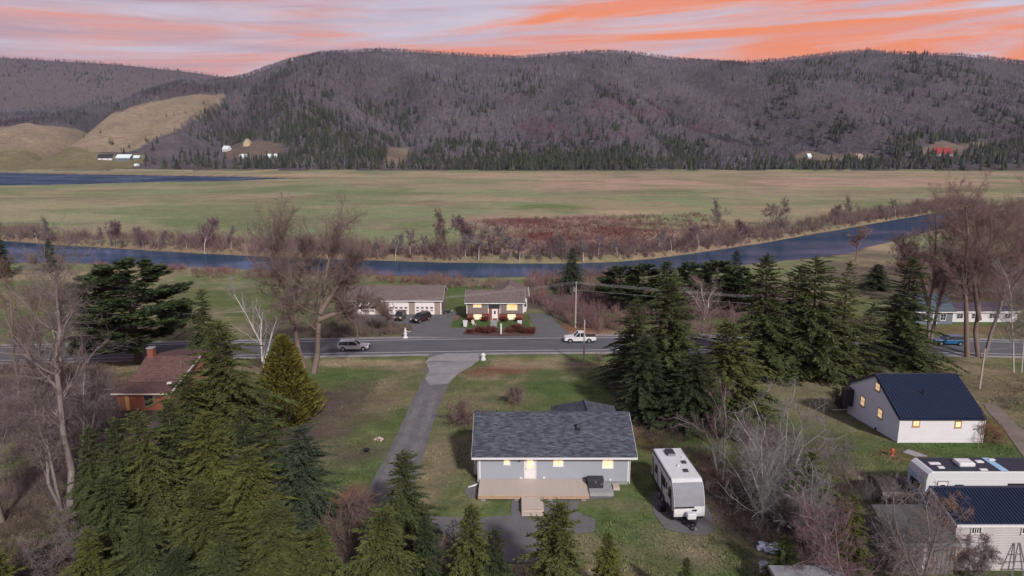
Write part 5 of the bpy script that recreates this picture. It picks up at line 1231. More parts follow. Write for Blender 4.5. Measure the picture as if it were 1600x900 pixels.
conifer_at(CD,450,655,524,84,(.105,.098,.020),'dense golden green cone shaped cedar below the two big bare trees','cedar_tree')

# --- leafless trees
BK = dict(grey=(.20,.17,.165), brown=(.17,.13,.115), white=(.44,.41,.40), dark=(.10,.08,.075), lichen=(.27,.265,.255))
TW = dict(ash=(.185,.142,.132), brown=(.165,.112,.10), purple=(.175,.112,.13), grey=(.19,.16,.16), rose=(.225,.155,.145), pale=(.20,.19,.195), orange=(.26,.15,.10), dark=(.10,.072,.07))
def local(px, py, p):  # a point seen at this pixel, at the distance of p, in metres from p
    return (xat(p[1], px, py) - p[0], 0., zat(p[1], py) - p[2])
def hero(seed, name, label, bx, by, stems, r0, bark, twigs, yj=.8, **kw):
    p = at(bx, by); rng = random.Random(seed); tp = []
    for st in stems:
        pts = [local(x, y, p) for x, y in st]; d = 0.; q = []
        for i, v in enumerate(pts): q.append((v[0], d, v[2])); d += rng.uniform(-yj, yj)
        tp.append(q)
    kw = dict(kw); nl_ = kw['nl']; kw['nl'] = (max(5, int(nl_[0]/len(stems)**.75)),) + tuple(nl_[1:])
    pr = bare(seed, 1, tp, r0, **kw)
    T = thing(name, label, 'tree', (p[0], p[1], p[2])); a = obj('trunk', pr['trunk'], T); a.color = (*BK[bark], 1); b = obj('crown', pr['crown'], T); b.color = (*TW[twigs], 1)
    return T
vase = dict(nl=(34, 9, 8, 5), ang=(48, 42, 40, 42), ratio=(.36, .50, .48, .45), start=.36, trop=(.0, .10, .09, .06), twig=.0085)
big = dict(vase, nl=(52, 9, 8, 5), twig=.0075, ang=(62, 46, 42, 42), ratio=(.44, .50, .46, .42), trop=(0, .15, .10, .06))
hero(51, 'bare_tree', 'left one of the two big bare trees leaning left over the road', 474, 574, [[(476,576),(468,545),(462,515),(455,480),(447,440),(440,405),(432,378),(428,360)],[(458,470),(462,440),(472,410),(470,380)]], .44, 'brown', 'ash', **big)
hero(52, 'bare_tree', 'right one of the two big bare trees with thick pale trunk', 492, 583, [[(490,584),(494,555),(497,520),(500,480),(506,440),(512,405),(516,380),(520,362)],[(500,490),(520,455),(540,430),(556,400)],[(498,500),(525,490),(560,480),(590,476)]], .48, 'brown', 'ash', **big)
hero(53, 'birch_tree', 'white stemmed bare birch between the ragged spruce and the cedar', 416, 600, [[(416,605),(411,570),(405,540),(395,520),(382,498),(366,478),(357,464)],[(410,565),(406,530),(405,505),(398,480)],[(412,570),(417,545),(420,525),(430,500)]], .16, 'white', 'pale', nl=(16, 6, 5), ang=(38, 40, 45), ratio=(.35, .5, .5), start=.3, trop=(0, .1, .05), twig=.016)
tall = dict(nl=(26, 7, 6, 4), ang=(48, 42, 42, 45), ratio=(.32, .5, .5, .5), start=.35, trop=(0, .10, .08, .04), twig=.008)
hero(54, 'bare_tree', 'tall straight grey trunk left of the foreground clump', 108, 802, [[(109,802),(104,740),(98,680),(91,620),(86,570),(82,520),(80,470),(79,430)]], .30, 'grey', 'grey', **tall)
hero(55, 'bare_tree', 'thin twin trunk left of the tall straight grey trunk', 98, 800, [[(98,800),(84,750),(72,700),(63,650),(55,610),(48,560)],[(96,798),(86,730),(76,660),(70,610)]], .16, 'grey', 'grey', **tall)
hero(56, 'bare_tree', 'slim pale bare tree between the tall trunk and the clump', 124, 728, [[(124,728),(123,690),(123,650),(122,610),(125,570)],[(133,735),(134,690),(142,640),(150,600)]], .13, 'white', 'grey', **tall)
hero(57, 'bare_tree', 'dark trunk at the left frame edge below the tangled crowns', 3, 815, [[(3,815),(2,760),(0,700),(-8,640),(-20,580)]], .24, 'grey', 'grey', **tall)
hero(58, 'bare_tree', 'brown tangled crown at the upper left frame edge', 30, 640, [[(30,650),(28,600),(24,550),(20,500),(10,455),(4,430)],[(28,600),(45,550),(60,500),(66,460)]], .22, 'brown', 'brown', **tall)
hero(59, 'bare_tree', 'bushy brown tree crown left of the leaning lamp pole', 70, 620, [[(70,625),(66,580),(60,540),(52,495),(50,455)],[(68,600),(80,550),(88,500),(92,470)]], .18, 'brown', 'grey', **tall)
hero(60, 'bare_tree', 'forked bare tree just right of the solitary spruce', 1450, 540, [[(1449,542),(1450,500),(1451,470),(1456,440),(1460,400),(1462,360),(1460,335)],[(1451,480),(1440,430),(1425,405),(1412,385)],[(1453,540),(1462,490),(1472,440),(1482,400),(1486,370)]], .32, 'grey', 'rose', **vase)
hero(61, 'bare_tree', 'thick dark trunk left of the pair on the mound at right', 1511, 558, [[(1511,560),(1510,520),(1510,480),(1511,440),(1513,400),(1512,360),(1510,322)]], .42, 'brown', 'rose', **vase)
hero(62, 'bare_tree', 'second thick trunk forking high beside the dark one at right', 1529, 558, [[(1529,562),(1528,520),(1531,480),(1535,440),(1543,405),(1552,370),(1556,335)],[(1530,500),(1522,440),(1528,390),(1536,350)]], .38, 'brown', 'rose', **vase)
hero(63, 'bare_tree', 'slanting bare trunk rising right from the mound', 1538, 560, [[(1538,562),(1548,520),(1560,480),(1574,445),(1590,410),(1602,370),(1610,330)]], .30, 'grey', 'rose', **vase)
hero(64, 'birch_tree', 'left of two thin white stems near the right frame edge', 1583, 582, [[(1584,584),(1583,540),(1582,500),(1581,465),(1578,430)]], .11, 'white', 'grey', **tall)
hero(65, 'birch_tree', 'right of two thin white stems near the right frame edge', 1597, 582, [[(1596,584),(1598,540),(1600,500),(1601,460)]], .11, 'white', 'grey', **tall)
shr = dict(nl=(30, 7, 5, 3), ang=(50, 45, 45, 48), ratio=(.55, .5, .5, .5), start=.12, trop=(0, .06, .03, .01), twig=.007, wob=.2)
hero(66, 'bare_tree', 'slim bare tree with purple twigs between trailer and spruces', 1127, 752, [[(1128,755),(1128,715),(1128,680),(1128,645),(1122,610)],[(1120,735),(1115,700),(1105,680),(1085,670),(1060,664)],[(1126,720),(1118,670),(1112,640)]], .10, 'grey', 'purple', nl=(20, 6, 5), ang=(42, 40, 42), ratio=(.38, .5, .5), start=.25, trop=(0, .12, .06), twig=.007)
def shrubp(bx, by, fan, r0, seed, name, label, bark, twigs, yj=.9, kw=shr): return hero(seed, name, label, bx, by, [[(bx, by)] + [(bx + (x-bx)*t + 4*math.sin(seed+k+t*5), by + (y-by)*t) for t in (.33, .66, 1.)] for k, (x, y) in enumerate(fan)], r0, bark, twigs, yj, **kw)
shrubp(1215, 770, [(1150,650),(1185,632),(1220,628),(1255,636),(1285,668),(1175,690)], .11, 67, 'lichen_tree', 'wide grey lichen covered bare tree right of the trailer', 'lichen', 'pale')
shrubp(1190, 815, [(1140,720),(1165,700),(1200,705),(1215,725)], .10, 68, 'lichen_shrub', 'pale crooked lichen shrub below the grey lichen tree', 'lichen', 'pale')
shrubp(1265, 850, [(1250,760),(1280,750),(1300,765)], .08, 69, 'lichen_shrub', 'small pale crooked shrub under the olive conifer', 'lichen', 'pale')
shrubp(1330, 925, [(1258,808),(1280,812),(1300,815),(1262,840)], .09, 70, 'bare_shrub', 'purple grey leaning shrub left of the bright young spruce', 'grey', 'purple')
shrubp(1440, 925, [(1385,800),(1405,785),(1435,780),(1460,800),(1400,840)], .12, 71, 'bare_tree', 'twisted grey bare tree in front of the lean-to shed', 'grey', 'grey')
shrubp(1478, 880, [(1475,800),(1495,792),(1515,806)], .07, 72, 'bare_shrub', 'orange brown bare shrub before the barn roof corner', 'brown', 'orange')
shrubp(1515, 905, [(1535,860),(1548,850)], .03, 73, 'bare_shrub', 'thin grey bush against the pale barn boards', 'grey', 'grey')
shrubp(1545, 692, [(1532,660),(1550,655),(1562,665)], .05, 74, 'bare_shrub', 'tan round bush at the right corner of the white house', 'brown', 'orange')
shrubp(1315, 642, [(1302,616),(1316,612),(1328,618)], .05, 75, 'bare_shrub', 'dark round bush at the left corner of the white house', 'dark', 'dark')
shrubp(728, 668, [(712,630),(728,624),(742,632)], .05, 76, 'bare_shrub', 'rosy bare bush at the back left corner of the bungalow', 'brown', 'rose')
shrubp(806, 632, [(800,608),(806,604),(812,608)], .03, 77, 'bare_shrub', 'small reddish upright bush on the lawn behind the bungalow', 'brown', 'rose')
shrubp(1205, 592, [(1192,572),(1206,566),(1220,574)], .04, 78, 'bare_shrub', 'low pinkish bush at the foot of the lawn spruces', 'brown', 'rose')
shrubp(545, 850, [(520,790),(545,775),(570,785),(585,810)], .07, 79, 'bare_shrub', 'brown bare thicket bush left of the driveway end', 'brown', 'brown')
shrubp(700, 905, [(670,850),(695,845),(715,855)], .05, 80, 'bare_shrub', 'low bare brush between the driveway spruces', 'brown', 'grey')
shrubp(1100, 500, [(1075,450),(1098,440),(1120,450)], .12, 81, 'bare_tree', 'pale lilac bare tree in front of the riverside pines', 'white', 'rose')
shrubp(75, 905, [(50,840),(80,830),(100,850)], .05, 82, 'bare_shrub', 'thin bare shrub in the leaf litter at the lower left', 'brown', 'grey')
BT = [bare(91, 12, nl=(16, 7, 6, 4), r0=.17, twig=.022), bare(92, 12, nl=(14, 7, 6, 4), r0=.2, ang=(52, 45, 45, 48), ratio=(.55, .52, .5, .5), start=.25, twig=.022), bare(93, 12, nl=(15, 6, 6, 4), r0=.14, ang=(32, 35, 40, 45), ratio=(.42, .5, .5, .5), twig=.022)]
BARE = [ # variant, column, row of the foot, row of the top, bark, twigs, label
 (1,700,397,319,'grey','brown','tall dense bare tree on the far bank above the garage'),(0,738,398,332,'grey','purple','rounder bare tree right of the tall dense one on the far bank'),
 (0,618,406,364,'white','grey','white stemmed bare tree at the far bank left end of the thicket'),(2,748,406,352,'white','grey','pale twin stemmed tree at mid thicket on the far bank'),(2,784,405,350,'grey','grey','slender grey tree rising above the thicket left of centre'),
 (2,812,408,366,'white','purple','thin pale birch near the lone spruce on the far bank'),(0,862,408,368,'grey','purple','low dark bare tree left of the lone riverside spruce'),(2,911,408,366,'white','grey','leaning pale birch right of the lone riverside spruce'),
 (0,320,396,338,'white','purple','white trunked rounded tree at the far bank left of the big bare pair'),(0,225,392,352,'grey','purple','spreading bare tree with low crown on the left far bank'),(2,58,380,352,'white','grey','small pale tree at the far left of the far bank'),(1,80,380,333,'grey','grey','bare tree with flat crown at the far left bank'),(0,180,388,340,'grey','purple','dark bushy bare tree on the left far bank'),
 (1,1128,360,306,'grey','grey','wide bare tree standing above the marsh right of centre'),(1,1204,360,304,'grey','grey','tall crowned bare tree on the right far bank'),(2,1196,352,316,'white','purple','pale stem left of the tall crowned tree on the right far bank'),(1,1332,345,302,'grey','grey','lone dark vase shaped tree on the right far bank'),(0,1300,352,318,'grey','purple','rounded bare tree left of the vase shaped tree'),(0,1382,344,318,'grey','grey','small round bare tree near the right river bend'),
 (2,1338,408,350,'brown','rose','upright brown tree on the sandy spit in the river'),(0,1070,396,352,'grey','purple','grey bare tree at the waterline right of the marsh'),(2,1092,390,348,'white','grey','pale stem tree at the waterline right of the marsh'),(0,1165,382,340,'grey','purple','bare tree at the bend below the tall crowned tree'),
 (1,1560,372,312,'grey','rose','large hazy bare tree behind the right trunks'),(0,1500,362,316,'grey','rose','hazy bare tree above the river at right'),(1,1610,380,305,'grey','purple','bare tree crown cut by the right frame edge'),(0,1420,470,378,'brown','rose','loose bare tree behind the solitary spruce'),(0,1570,480,400,'brown','rose','mid distance bare tree between the right trunks'),
 (0,55,425,395,'grey','grey','small bare tree on the near bank at the left edge'),(0,105,424,394,'grey','grey','bare twiggy tree beside the tiny dark conifer'),
 (0,560,535,446,'brown','brown','bare spreading tree in front of the left garage door'),(0,612,522,462,'brown','brown','twiggy bare tree in front of the middle garage door'),
]
for v, bx, by, ty, bk, tw, lb in BARE:
    p = at(bx, by); plant(BT[v], 'bare_tree', lb, 'tree', (p[0], p[1], p[2]-.1), zat(p[1], ty) - p[2], (zat(p[1], ty) - p[2])*.92, TW[tw], BK[bk], rz=random.Random(bx).uniform(0, 6.28))
for i, px in enumerate((590,640,668,690,727,770,798,832,880,935,965,995,1030,1050,1110,1150,1225,1260,1400,1440,250,290,360,150)):
    y_ = float(np.interp(px, [0,300,600,900,1000,1200,1440], [380,394,406,410,406,378,336])) ; p = at(px, y_ - 1.5 - (i*7 % 5)); h_ = 5.5 + (i*5 % 7)*.7
    plant(BT[(0, 2, 2, 1)[i % 4]], 'birch_tree', 'thin pale stemmed young tree in the far bank thicket', 'tree', (p[0], p[1]+1, gz(p[0], p[1]+1)-.1), h_, h_*.8, TW[('grey','purple')[i % 2]], BK[('white','grey')[i % 3 == 2]], rz=i*2.3, group='young trees in the far bank thicket')
# shrubs of the flower bed and before the house fronts
SB = [bare(95, 1.2, [[(0,0,-.1),(.1,.05,.35),(.25,.1,.7)],[(0,0,-.1),(-.12,.06,.4),(-.3,-.1,.75)],[(0,0,-.1),(.02,-.1,.4),(0,-.3,.8)]], .03, nl=(22, 7, 5), ang=(50, 48, 50), ratio=(.7, .5, .5), start=.1, trop=(0, .05, .02), twig=.012)]
for i, (px, py, hh) in enumerate(((735,521,1.0),(748,519,1.2),(760,521,1.4),(770,519.5,1.2),(797,520,1.1),(808,518.5,1.7),(820,521,1.3),(830,521,1.2))):
    p = at(px, py); plant(SB[0], 'garden_shrub', ('first','second','third','fourth','fifth','tall sixth','seventh','eighth')[i] + ' reddish shrub from the left in the roadside flower bed', 'shrub', (p[0], p[1], p[2]+.05), hh, hh*1.5, (.16,.055,.045), BK['dark'], rz=i*1.3, group='shrubs of the roadside flower bed')
for i, (px, py) in enumerate(((735,502.5),(757,502),(788,502),(810,502.5))):
    p = at(px, py); plant(SB[0], 'garden_shrub', ('low red bush at the left corner of the brick base','low red bush left of the white front door','low red bush right of the white front door','low red bush under the right brick base window')[i], 'shrub', (p[0], p[1]-.2, p[2]+.05), 1.0, 1.8, (.15,.04,.032), BK['dark'], rz=i*2.1, group='bushes before the split level house')

# --- brush that nobody could count
def brush(name, label, P_, hs, ntw, colors, seed, spread=.55, w=.03, lean=0.):
    """P_ (n,3) feet; every foot carries ntw forked stems made of thin faces"""
    rng = np.random.RandomState(seed); n = len(P_); b = np.repeat(P_, ntw, 0); hh = np.repeat(hs, ntw)*rng.uniform(.5, 1.1, n*ntw)
    a = rng.uniform(0, 6.28, n*ntw); sp = spread*np.sqrt(rng.rand(n*ntw))
    d = unit(np.c_[np.cos(a)*sp, np.sin(a)*sp, np.ones(n*ntw)]); b = b + np.c_[np.cos(a), np.sin(a), a*0]*(hh*.10)[:, None]
    def tri(b, d, ln, w_):
        s = unit(np.cross(d, rng.normal(0, 1, d.shape))); return np.stack([b - s*w_[:, None], b + s*w_[:, None], b + d*ln[:, None]], 1)
    T_ = [tri(b, d, hh, np.full(len(b), w))]; cc = [np.repeat(np.repeat(colors, ntw, 0), 3, 0)]
    for k in range(4):
        t = rng.uniform(.3, .8, len(b)); e = unit(d + rng.normal(0, .45, d.shape) + np.array([0, 0, .15])); T_.append(tri(b + d*(hh*t)[:, None], e, hh*rng.uniform(.25, .5, len(b)), np.full(len(b), w*.55))); cc.append(cc[0])
    V = np.concatenate([t.reshape(-1, 3) for t in T_]); me = np_mesh(name, V, np.arange(len(V)).reshape(-1, 3), M['brush'], False, np.concatenate(cc))
    o = obj(name, me); tag(o, label, None, None, 'stuff'); o['category'] = 'brush'; return o
def pts_in(poly, n, seed, sp=None):
    P_ = np.array([at(x, y)[:2] for x, y in poly]); rng = np.random.RandomState(seed); out = np.zeros((0, 2)); lo, hi = P_.min(0), P_.max(0)
    for _ in range(30):
        q = rng.uniform(lo, hi, (n*2, 2)); q = q[inpoly(q[:, 0], q[:, 1], P_)]; q = q[rng.rand(len(q)) < sm(.32, .6, fbm(q[:, 0]/5, q[:, 1]/5, seed, 3))]
        q = q[river_in(q[:, 0], q[:, 1]) < -.3]
        out = np.concatenate([out, q])
        if len(out) >= n: break
    out = out[:n]; return np.c_[out, hgt(out[:, 0], out[:, 1]) - .05]
def cols(n, c1, c2, seed):
    r = np.random.RandomState(seed).rand(n, 1); k = np.random.RandomState(seed+1).uniform(.75, 1.25, (n, 1)); return (np.array(c1)*(1-r) + np.array(c2)*r)*k
rng = np.random.RandomState(3)
# thicket along the far bank
x = rng.uniform(-330, 300, 3600); off = 1.2 + 24*rng.rand(3600)**1.5; y = np.interp(x, *FAR) + off
kk = rng.rand(3600) < sm(.28, .55, fbm(x/22, y/14, 8, 3)) + .25*(x > -150); x, y = x[kk], y[kk]; P_ = np.c_[x, y, hgt(x, y)]
brush('river_thicket', 'purplish brown leafless thicket along the far river bank', P_, rng.uniform(1.8, 5.6, len(x))*(.5 + fbm(x/18, y/18, 44, 3)), 15, cols(len(x), (.150,.098,.098), (.205,.150,.142), 5), 5, .6, .05)
BR = [ # outline, number of bushes, height range, colour a, colour b, stems, label, half width
 ([(820,430),(1000,425),(1010,470),(985,515),(930,522),(850,490),(825,470)],420,(1.8,4.),(.17,.10,.095),(.21,.135,.14),16,'dense brown purple thicket behind the split level house toward the river',.032),
 ([(1000,455),(1240,450),(1240,520),(1010,535),(985,515)],420,(1.8,4.),(.19,.115,.12),(.23,.15,.15),16,'pinkish bare thicket under the riverside pines',.032),
 ([(1400,405),(1640,380),(1640,478),(1545,485),(1430,470)],420,(1.5,4.),(.20,.13,.125),(.24,.165,.15),14,'hazy rose brown thicket behind the right-hand trunks',.035),
 ([(1460,330),(1640,312),(1640,385),(1480,372)],420,(2.5,6.),(.15,.11,.11),(.20,.15,.145),15,'tall hazy thicket closing the river view at the right edge',.05),
 ([(1380,372),(1480,352),(1640,345),(1640,400),(1400,408)],260,(1.5,4.5),(.16,.115,.11),(.21,.155,.145),15,'brown thicket along the right near bank',.04),
 ([(300,424),(560,432),(560,442),(300,434)],150,(1.,3.),(.17,.11,.10),(.20,.15,.13),14,'brown bushes on the near bank behind the big bare trees',.03),
 ([(640,440),(830,440),(830,452),(700,452)],100,(1.,3.2),(.17,.11,.105),(.20,.14,.135),14,'purplish bushes on the near bank behind the split level house roof',.03),
 ([(560,425),(720,436),(705,447),(560,440)],130,(1.,3.),(.22,.11,.09),(.20,.13,.12),14,'reddish brown bushes on the near bank behind the garage',.03),
 ([(140,414),(300,420),(420,426),(420,431),(140,421)],150,(1.,2.4),(.20,.10,.10),(.22,.15,.14),14,'red brown low bushes along the near bank at left',.03),
 ([(930,560),(1010,575),(1040,640),(985,650),(940,600)],160,(.8,2.2),(.12,.085,.085),(.16,.12,.115),14,'dark brush at the foot of the roadside spruces',.02),
 ([(985,640),(1120,665),(1130,760),(1060,760),(1010,700)],260,(.5,1.5),(.085,.06,.055),(.12,.09,.085),12,'dark brushwood behind the trailer under the spruces',.012),
 ([(1120,740),(1180,760),(1330,760),(1340,900),(1240,880),(1160,850)],520,(.5,1.7),(.075,.052,.05),(.115,.085,.085),13,'dark bramble tangle in the right foreground gully',.010),
 ([(1150,660),(1330,690),(1345,760),(1160,750)],260,(.7,1.9),(.14,.115,.115),(.19,.155,.15),13,'grey undergrowth below the lichen covered tree',.011),
 ([(0,570),(180,590),(190,650),(130,720),(110,800),(0,820)],1100,(.6,2.6),(.10,.075,.078),(.155,.118,.118),13,'bare brown undergrowth among the left-hand trunks',.014),
 ([(0,800),(120,790),(190,860),(120,940),(0,940)],330,(.4,1.5),(.085,.056,.052),(.125,.088,.08),12,'low reddish brown brush in the bottom left corner',.010),
 ([(500,800),(590,775),(590,870),(640,930),(500,930)],260,(.5,1.6),(.13,.09,.085),(.17,.125,.115),13,'brown bare brush between clump and driveway',.010),
 ([(500,490),(600,500),(640,520),(560,530),(470,528)],170,(.8,2.4),(.13,.10,.095),(.17,.13,.12),13,'tangled brush in front of the garage end',.022),
 ([(1345,770),(1480,780),(1490,860),(1400,900),(1345,880)],420,(.8,2.6),(.14,.12,.12),(.19,.165,.165),13,'grey brush around the lean-to shed',.010),
 ([(740,345),(1100,335),(1180,365),(1060,395),(960,404),(740,398)],2300,(.7,2.6),(.15,.085,.08),(.21,.145,.125),9,'low tan and rosy marsh brush beyond the river',.05),
 ([(815,352),(905,350),(1030,362),(1010,386),(830,382)],520,(.5,1.2),(.12,.026,.028),(.17,.05,.045),11,'dark red dogwood patch in the marsh',.05),
 ([(180,590),(300,580),(430,560),(480,590),(330,640),(200,650)],150,(.4,1.3),(.14,.10,.09),(.18,.14,.11),11,'brown brush around the red house',.016),
 ([(1550,600),(1640,590),(1640,690),(1575,660)],120,(.5,1.4),(.18,.13,.11),(.21,.16,.13),11,'tan brush beside the lane at the right edge',.014),
]
for i, (poly, n, hr_, c1, c2, nt, lb, ww) in enumerate(BR):
    P_ = pts_in(poly, n, 100+i); r_ = np.random.RandomState(200+i)
    brush('thicket', lb, P_, r_.uniform(*hr_, len(P_)), nt, cols(len(P_), c1, c2, 300+i), 400+i, .65, ww)

# --- grass tufts on the lawns and verges
rng = np.random.RandomState(9); N_ = 150000
y = 36 + 75*rng.rand(N_)**1.25; x = rng.uniform(-1, 1, N_)*(.80*y + 8)
bad = np.abs(y - roadc(x)) < 6.2
dl = np.array(dw); sg = np.linspace(0, len(dl)-1, 200); dlx = np.interp(sg, range(len(dl)), dl[:, 0]); dly = np.interp(sg, range(len(dl)), dl[:, 1])
dm = np.full(N_, 1e9)
for a, b in zip(dlx, dly): dm = np.minimum(dm, (x-a)**2 + (y-b)**2)
bad |= dm < 2.2**2
for o_ in list(COL.objects):
    if o_.get('kind') == 'structure' and o_.name.split('.')[0] in ('driveway_apron','parking_pad','trailer_pad','side_road','dirt_track'):
        v_ = np.array([q.co[:] for q in o_.data.vertices]); key = set(map(tuple, np.round(v_[:, :2]/.6).astype(int))); bad |= np.array([k_ in key for k_ in map(tuple, np.round(np.c_[x, y]/.6).astype(int))])
for a, b, c_, d_ in ((-3,10.4,50,64.5),(39.4,48.2,66,77),(29,43,41,48),(24.8,29.5,40.5,44.5),(32.5,43,50.3,53.4),(-47.2,-40.6,77.9,94)): bad |= (x > a) & (x < b) & (y > c_) & (y < d_)
x, y = x[~bad], y[~bad]; n = len(x); cg = ground_color(x[None], y[None])[0]*rng.uniform(.7, 1.3, (n, 1)); k = .5 + fbm(x/3, y/3, 12, 3)
a = rng.uniform(0, 6.28, n); d = unit(np.c_[np.cos(a)*.5, np.sin(a)*.5, np.ones(n)]); hh = rng.uniform(.06, .17, n)*k; b = np.c_[x, y, hgt(x, y) - .02]
s = np.c_[np.cos(a+1.3), np.sin(a+1.3), np.zeros(n)]*(rng.uniform(.04, .11, n)*k)[:, None]
V = np.stack([b - s, b + s, b + d*hh[:, None]], 1).reshape(-1, 3)
o = obj('grass', np_mesh('grass', V, np.arange(len(V)).reshape(-1, 3), M['brush'], False, np.repeat(cg, 3, 0))); tag(o, 'short patchy green and tan grass of the lawns', 'grass', None, 'stuff')

# --- woods on the hills
def wood(name, label, P_, H_, conif, col, seed):
    """every tree its own little cone stack or fan of stems, joined into one far-off wood"""
    rng = np.random.RandomState(seed); V = []; Cc = []; 
    c = np.where(conif)[0]; n = len(c)
    if n:
        for (a, b, r) in ((.05, .55, .24), (.30, .80, .17), (.58, 1.02, .10)):
            k = 6; t = np.arange(k)*2*np.pi/k; ang = t[None] + rng.uniform(0, 6, (n, 1)); rr = H_[c][:, None]*r*rng.uniform(.65, 1.3, (n, k))
            ring = np.stack([P_[c, 0:1] + rr*np.cos(ang), P_[c, 1:2] + rr*np.sin(ang), P_[c, 2:3] + H_[c][:, None]*(a + rng.uniform(-.05, .05, (n, k)))], -1)
            tip = P_[c].copy(); tip[:, 2] += H_[c]*b; tip = np.repeat(tip[:, None], k, 1)
            V.append(np.stack([ring, np.roll(ring, -1, 1), tip], 2).reshape(-1, 3)); Cc.append(np.repeat(col[c], k*3, 0))
    d = np.where(~conif)[0]; n = len(d); k = 11
    if n:
        b = np.repeat(P_[d], k, 0); hh = np.repeat(H_[d], k); z0 = hh*rng.uniform(.12, .5, n*k); b[:, 2] += z0; a = rng.uniform(0, 6.28, n*k); sp = .5*np.sqrt(rng.rand(n*k))
        dd = unit(np.c_[np.cos(a)*sp, np.sin(a)*sp, np.ones(n*k)]); ln = hh*rng.uniform(.30, .58, n*k); s = unit(np.cross(dd, rng.normal(0, 1, dd.shape))); w_ = (hh*.030*rng.uniform(.6, 1.4, n*k))[:, None]
        V.append(np.stack([b - s*w_*.4, b + dd*(ln*.6)[:, None] + s*w_, b + dd*ln[:, None]], 1).reshape(-1, 3)); Cc.append(np.repeat(np.repeat(col[d], k, 0), 3, 0))
        s = unit(np.c_[rng.normal(0, 1, (n, 2)), np.zeros(n)]); w_ = (H_[d]*.016)[:, None]; t = P_[d].copy(); t[:, 2] += H_[d]*.75   # stems
        V.append(np.stack([P_[d] - s*w_ - [0, 0, 1], P_[d] + s*w_ - [0, 0, 1], t], 1).reshape(-1, 3)); Cc.append(np.repeat(col[d]*1.7, 3, 0))
    V = np.concatenate(V); o = obj(name, np_mesh(name, V, np.arange(len(V)).reshape(-1, 3), M['brush'], False, np.concatenate(Cc)))
    tag(o, label, 'woods', None, 'stuff'); return o
rng = np.random.RandomState(77)
N_ = 60000
y = 1003 + 1060*rng.rand(N_); x = rng.uniform(-1, 1, N_)*(.83*y + 60)
ok = rng.rand(N_) < .45 + .55*(y/2060)*1.0
clear = inpoly(x, y, FIELDW)
for P_, c_ in CLEAR: clear |= inpoly(x, y, P_)
flat_ = (x < -.38*y) & (y < 1250)                              # open farmland at the left foot
ok &= ~clear & ~(flat_ & (rng.rand(N_) < .85)); x, y = x[ok], y[ok]
z = hill_h(x, y) - .5; n = len(x); t = (y - 1000)/1060
cn = fbm(x/130, y/110, 15, 4); cn2 = fbm(x/40, y/40, 16, 3)
belt = np.exp(-((y - 1060)/80)**2)
pc = sm(.52, .74, cn*.65 + cn2*.35 + .30*belt*(.45 + .75*fbm(x/160, y*0, 19, 2)) + .07*(t < .35) - .03*t)
stand = np.zeros(n, bool)
for P_ in STAND: stand |= inpoly(x + 40*(cn2-.5), y + 60*(cn2-.5), P_)
conif = rng.rand(n) < np.clip((pc*.50 + .015)*(1 - .85*sm(.30, .75, t)) + .40*stand*sm(.3, .6, cn2)*(1 - .6*sm(.35, .8, t)), 0, .9)
tn = sm(.34, .66, .6*fbm(x/95, y/95, 18, 4) + .4*fbm(x/330, y/260, 28, 3))[:, None]; rs = sm(.55, .72, fbm(x/170, y/120, 29, 3))[:, None]*(t[:, None] < .6)
ros = np.zeros(n, bool)
for P_ in ROSE: ros |= inpoly(x, y, P_)
conif &= ~(ros & (rng.rand(n) < .85)); rs = np.maximum(rs*.5, ros[:, None]*1.5)
cd = (np.array((.066,.063,.084))*(1-tn) + np.array((.160,.152,.188))*tn)*(1-.55*rs) + np.array((.15,.078,.098))*.55*rs
cd *= rng.uniform(.5, 1.4, (n, 1))
cc_ = (np.array((.026,.034,.030)) + np.array((.024,.025,.008))*rng.rand(n, 1))*rng.uniform(.75, 1.25, (n, 1))
wood('hill_woods', 'grey purple leafless woods with dark conifers covering the hills', np.c_[x, y, z], np.where(conif, rng.uniform(9, 17, n), rng.uniform(8, 14, n)), conif, np.where(conif[:, None], cc_, cd), 78)
# far left hill
N_ = 9000; y = rng.uniform(2900, 3830, N_); x = rng.uniform(-4000, -700, N_); ok = x > -.85*y - 200; x, y = x[ok], y[ok]; n = len(x); z = far_h(x, y) - .5
conif = rng.rand(n) < .04 + .35*sm(.5, .65, fbm(x/200, y/200, 33, 3))*(y < 3600); tn = rng.rand(n, 1)
wood('far_woods', 'dark violet woods covering the distant hill at left', np.c_[x, y, z], rng.uniform(11, 19, n), conif, np.where(conif[:, None], np.array((.028,.036,.034))*(.8+.4*tn), np.array((.085,.076,.095))*(.7+.6*tn)), 79)
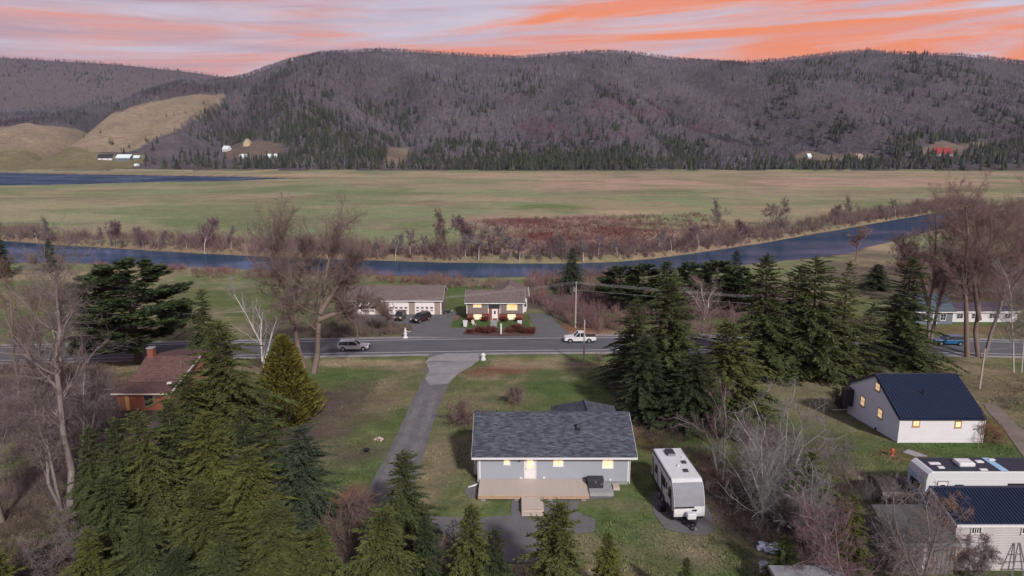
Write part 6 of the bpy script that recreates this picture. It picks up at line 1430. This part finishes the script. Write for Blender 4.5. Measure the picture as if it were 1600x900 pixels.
# scattered single conifers at the foot of the hills: the ones one can tell apart
FC = [spruce(s_, 14, 2.7, 22, 6, .35, .8, .35) for s_ in (61, 62)]
for i, (px, py) in enumerate([(x_, 262 + ((x_*13) % 5) - 2.5) for x_ in list(range(232, 330, 9)) + list(range(480, 596, 14)) + list(range(644, 1120, 8)) + list(range(1128, 1600, 17))]):
    r_ = random.Random(i); px += r_.uniform(-4, 4)
    p = at(px, py - r_.uniform(0, 5)); h_ = r_.uniform(13, 22) if 640 < px < 1110 else r_.uniform(9, 16)
    lb, gp = ('dark conifer in the even belt along the middle far edge of the flats', 'conifers along the middle far edge of the flats') if 640 < px < 1124 else (('dark conifer in the clump at the left far shore', 'conifers at the left far shore') if px < 620 else ('dark conifer along the right far edge of the flats', 'conifers along the right far edge of the flats'))
    plant(FC[i % 2], 'conifer_tree', lb, 'tree', (p[0], p[1] + 8, gz(p[0], p[1]+8)-.3), h_, h_*.46, (.030+.02*r_.random(), .045+.02*r_.random(), .026), rz=i*1.7, group=gp)
for i, (px, py, h_) in enumerate(((131,215,8),(157,208,9),(176,226,13),(172,224,11),(202,231,10),(228,220,10),(230,222,8),(260,182,7),(272,181,7),(290,176,6),(318,162,9))):
    p = at(px, py); plant(FC[i % 2], 'conifer_tree', 'small dark conifer standing alone on the tan hillside field', 'tree', (p[0], p[1], p[2]-.3), h_, h_*.7, (.03,.042,.026), rz=i*1.1, group='lone conifers on the hillside field')
# ------------------------------------------------------------------ the air over the valley
hz = MB().box(-4600, 4600, -400, 4650, -4, 620).build('haze', None)
hm = bpy.data.materials.new('valley_haze'); hm.use_nodes = True; nt = hm.node_tree; nt.nodes.remove(nt.nodes['Principled BSDF'])
pv = nt.nodes.new('ShaderNodeVolumePrincipled'); pv.inputs['Color'].default_value = (.74, .80, 1., 1); pv.inputs['Density'].default_value = 0.00004; pv.inputs['Anisotropy'].default_value = .1
nt.links.new(pv.outputs[0], nt.nodes['Material Output'].inputs['Volume']); hz.data.materials.append(hm); tag(hz, kind='stuff')
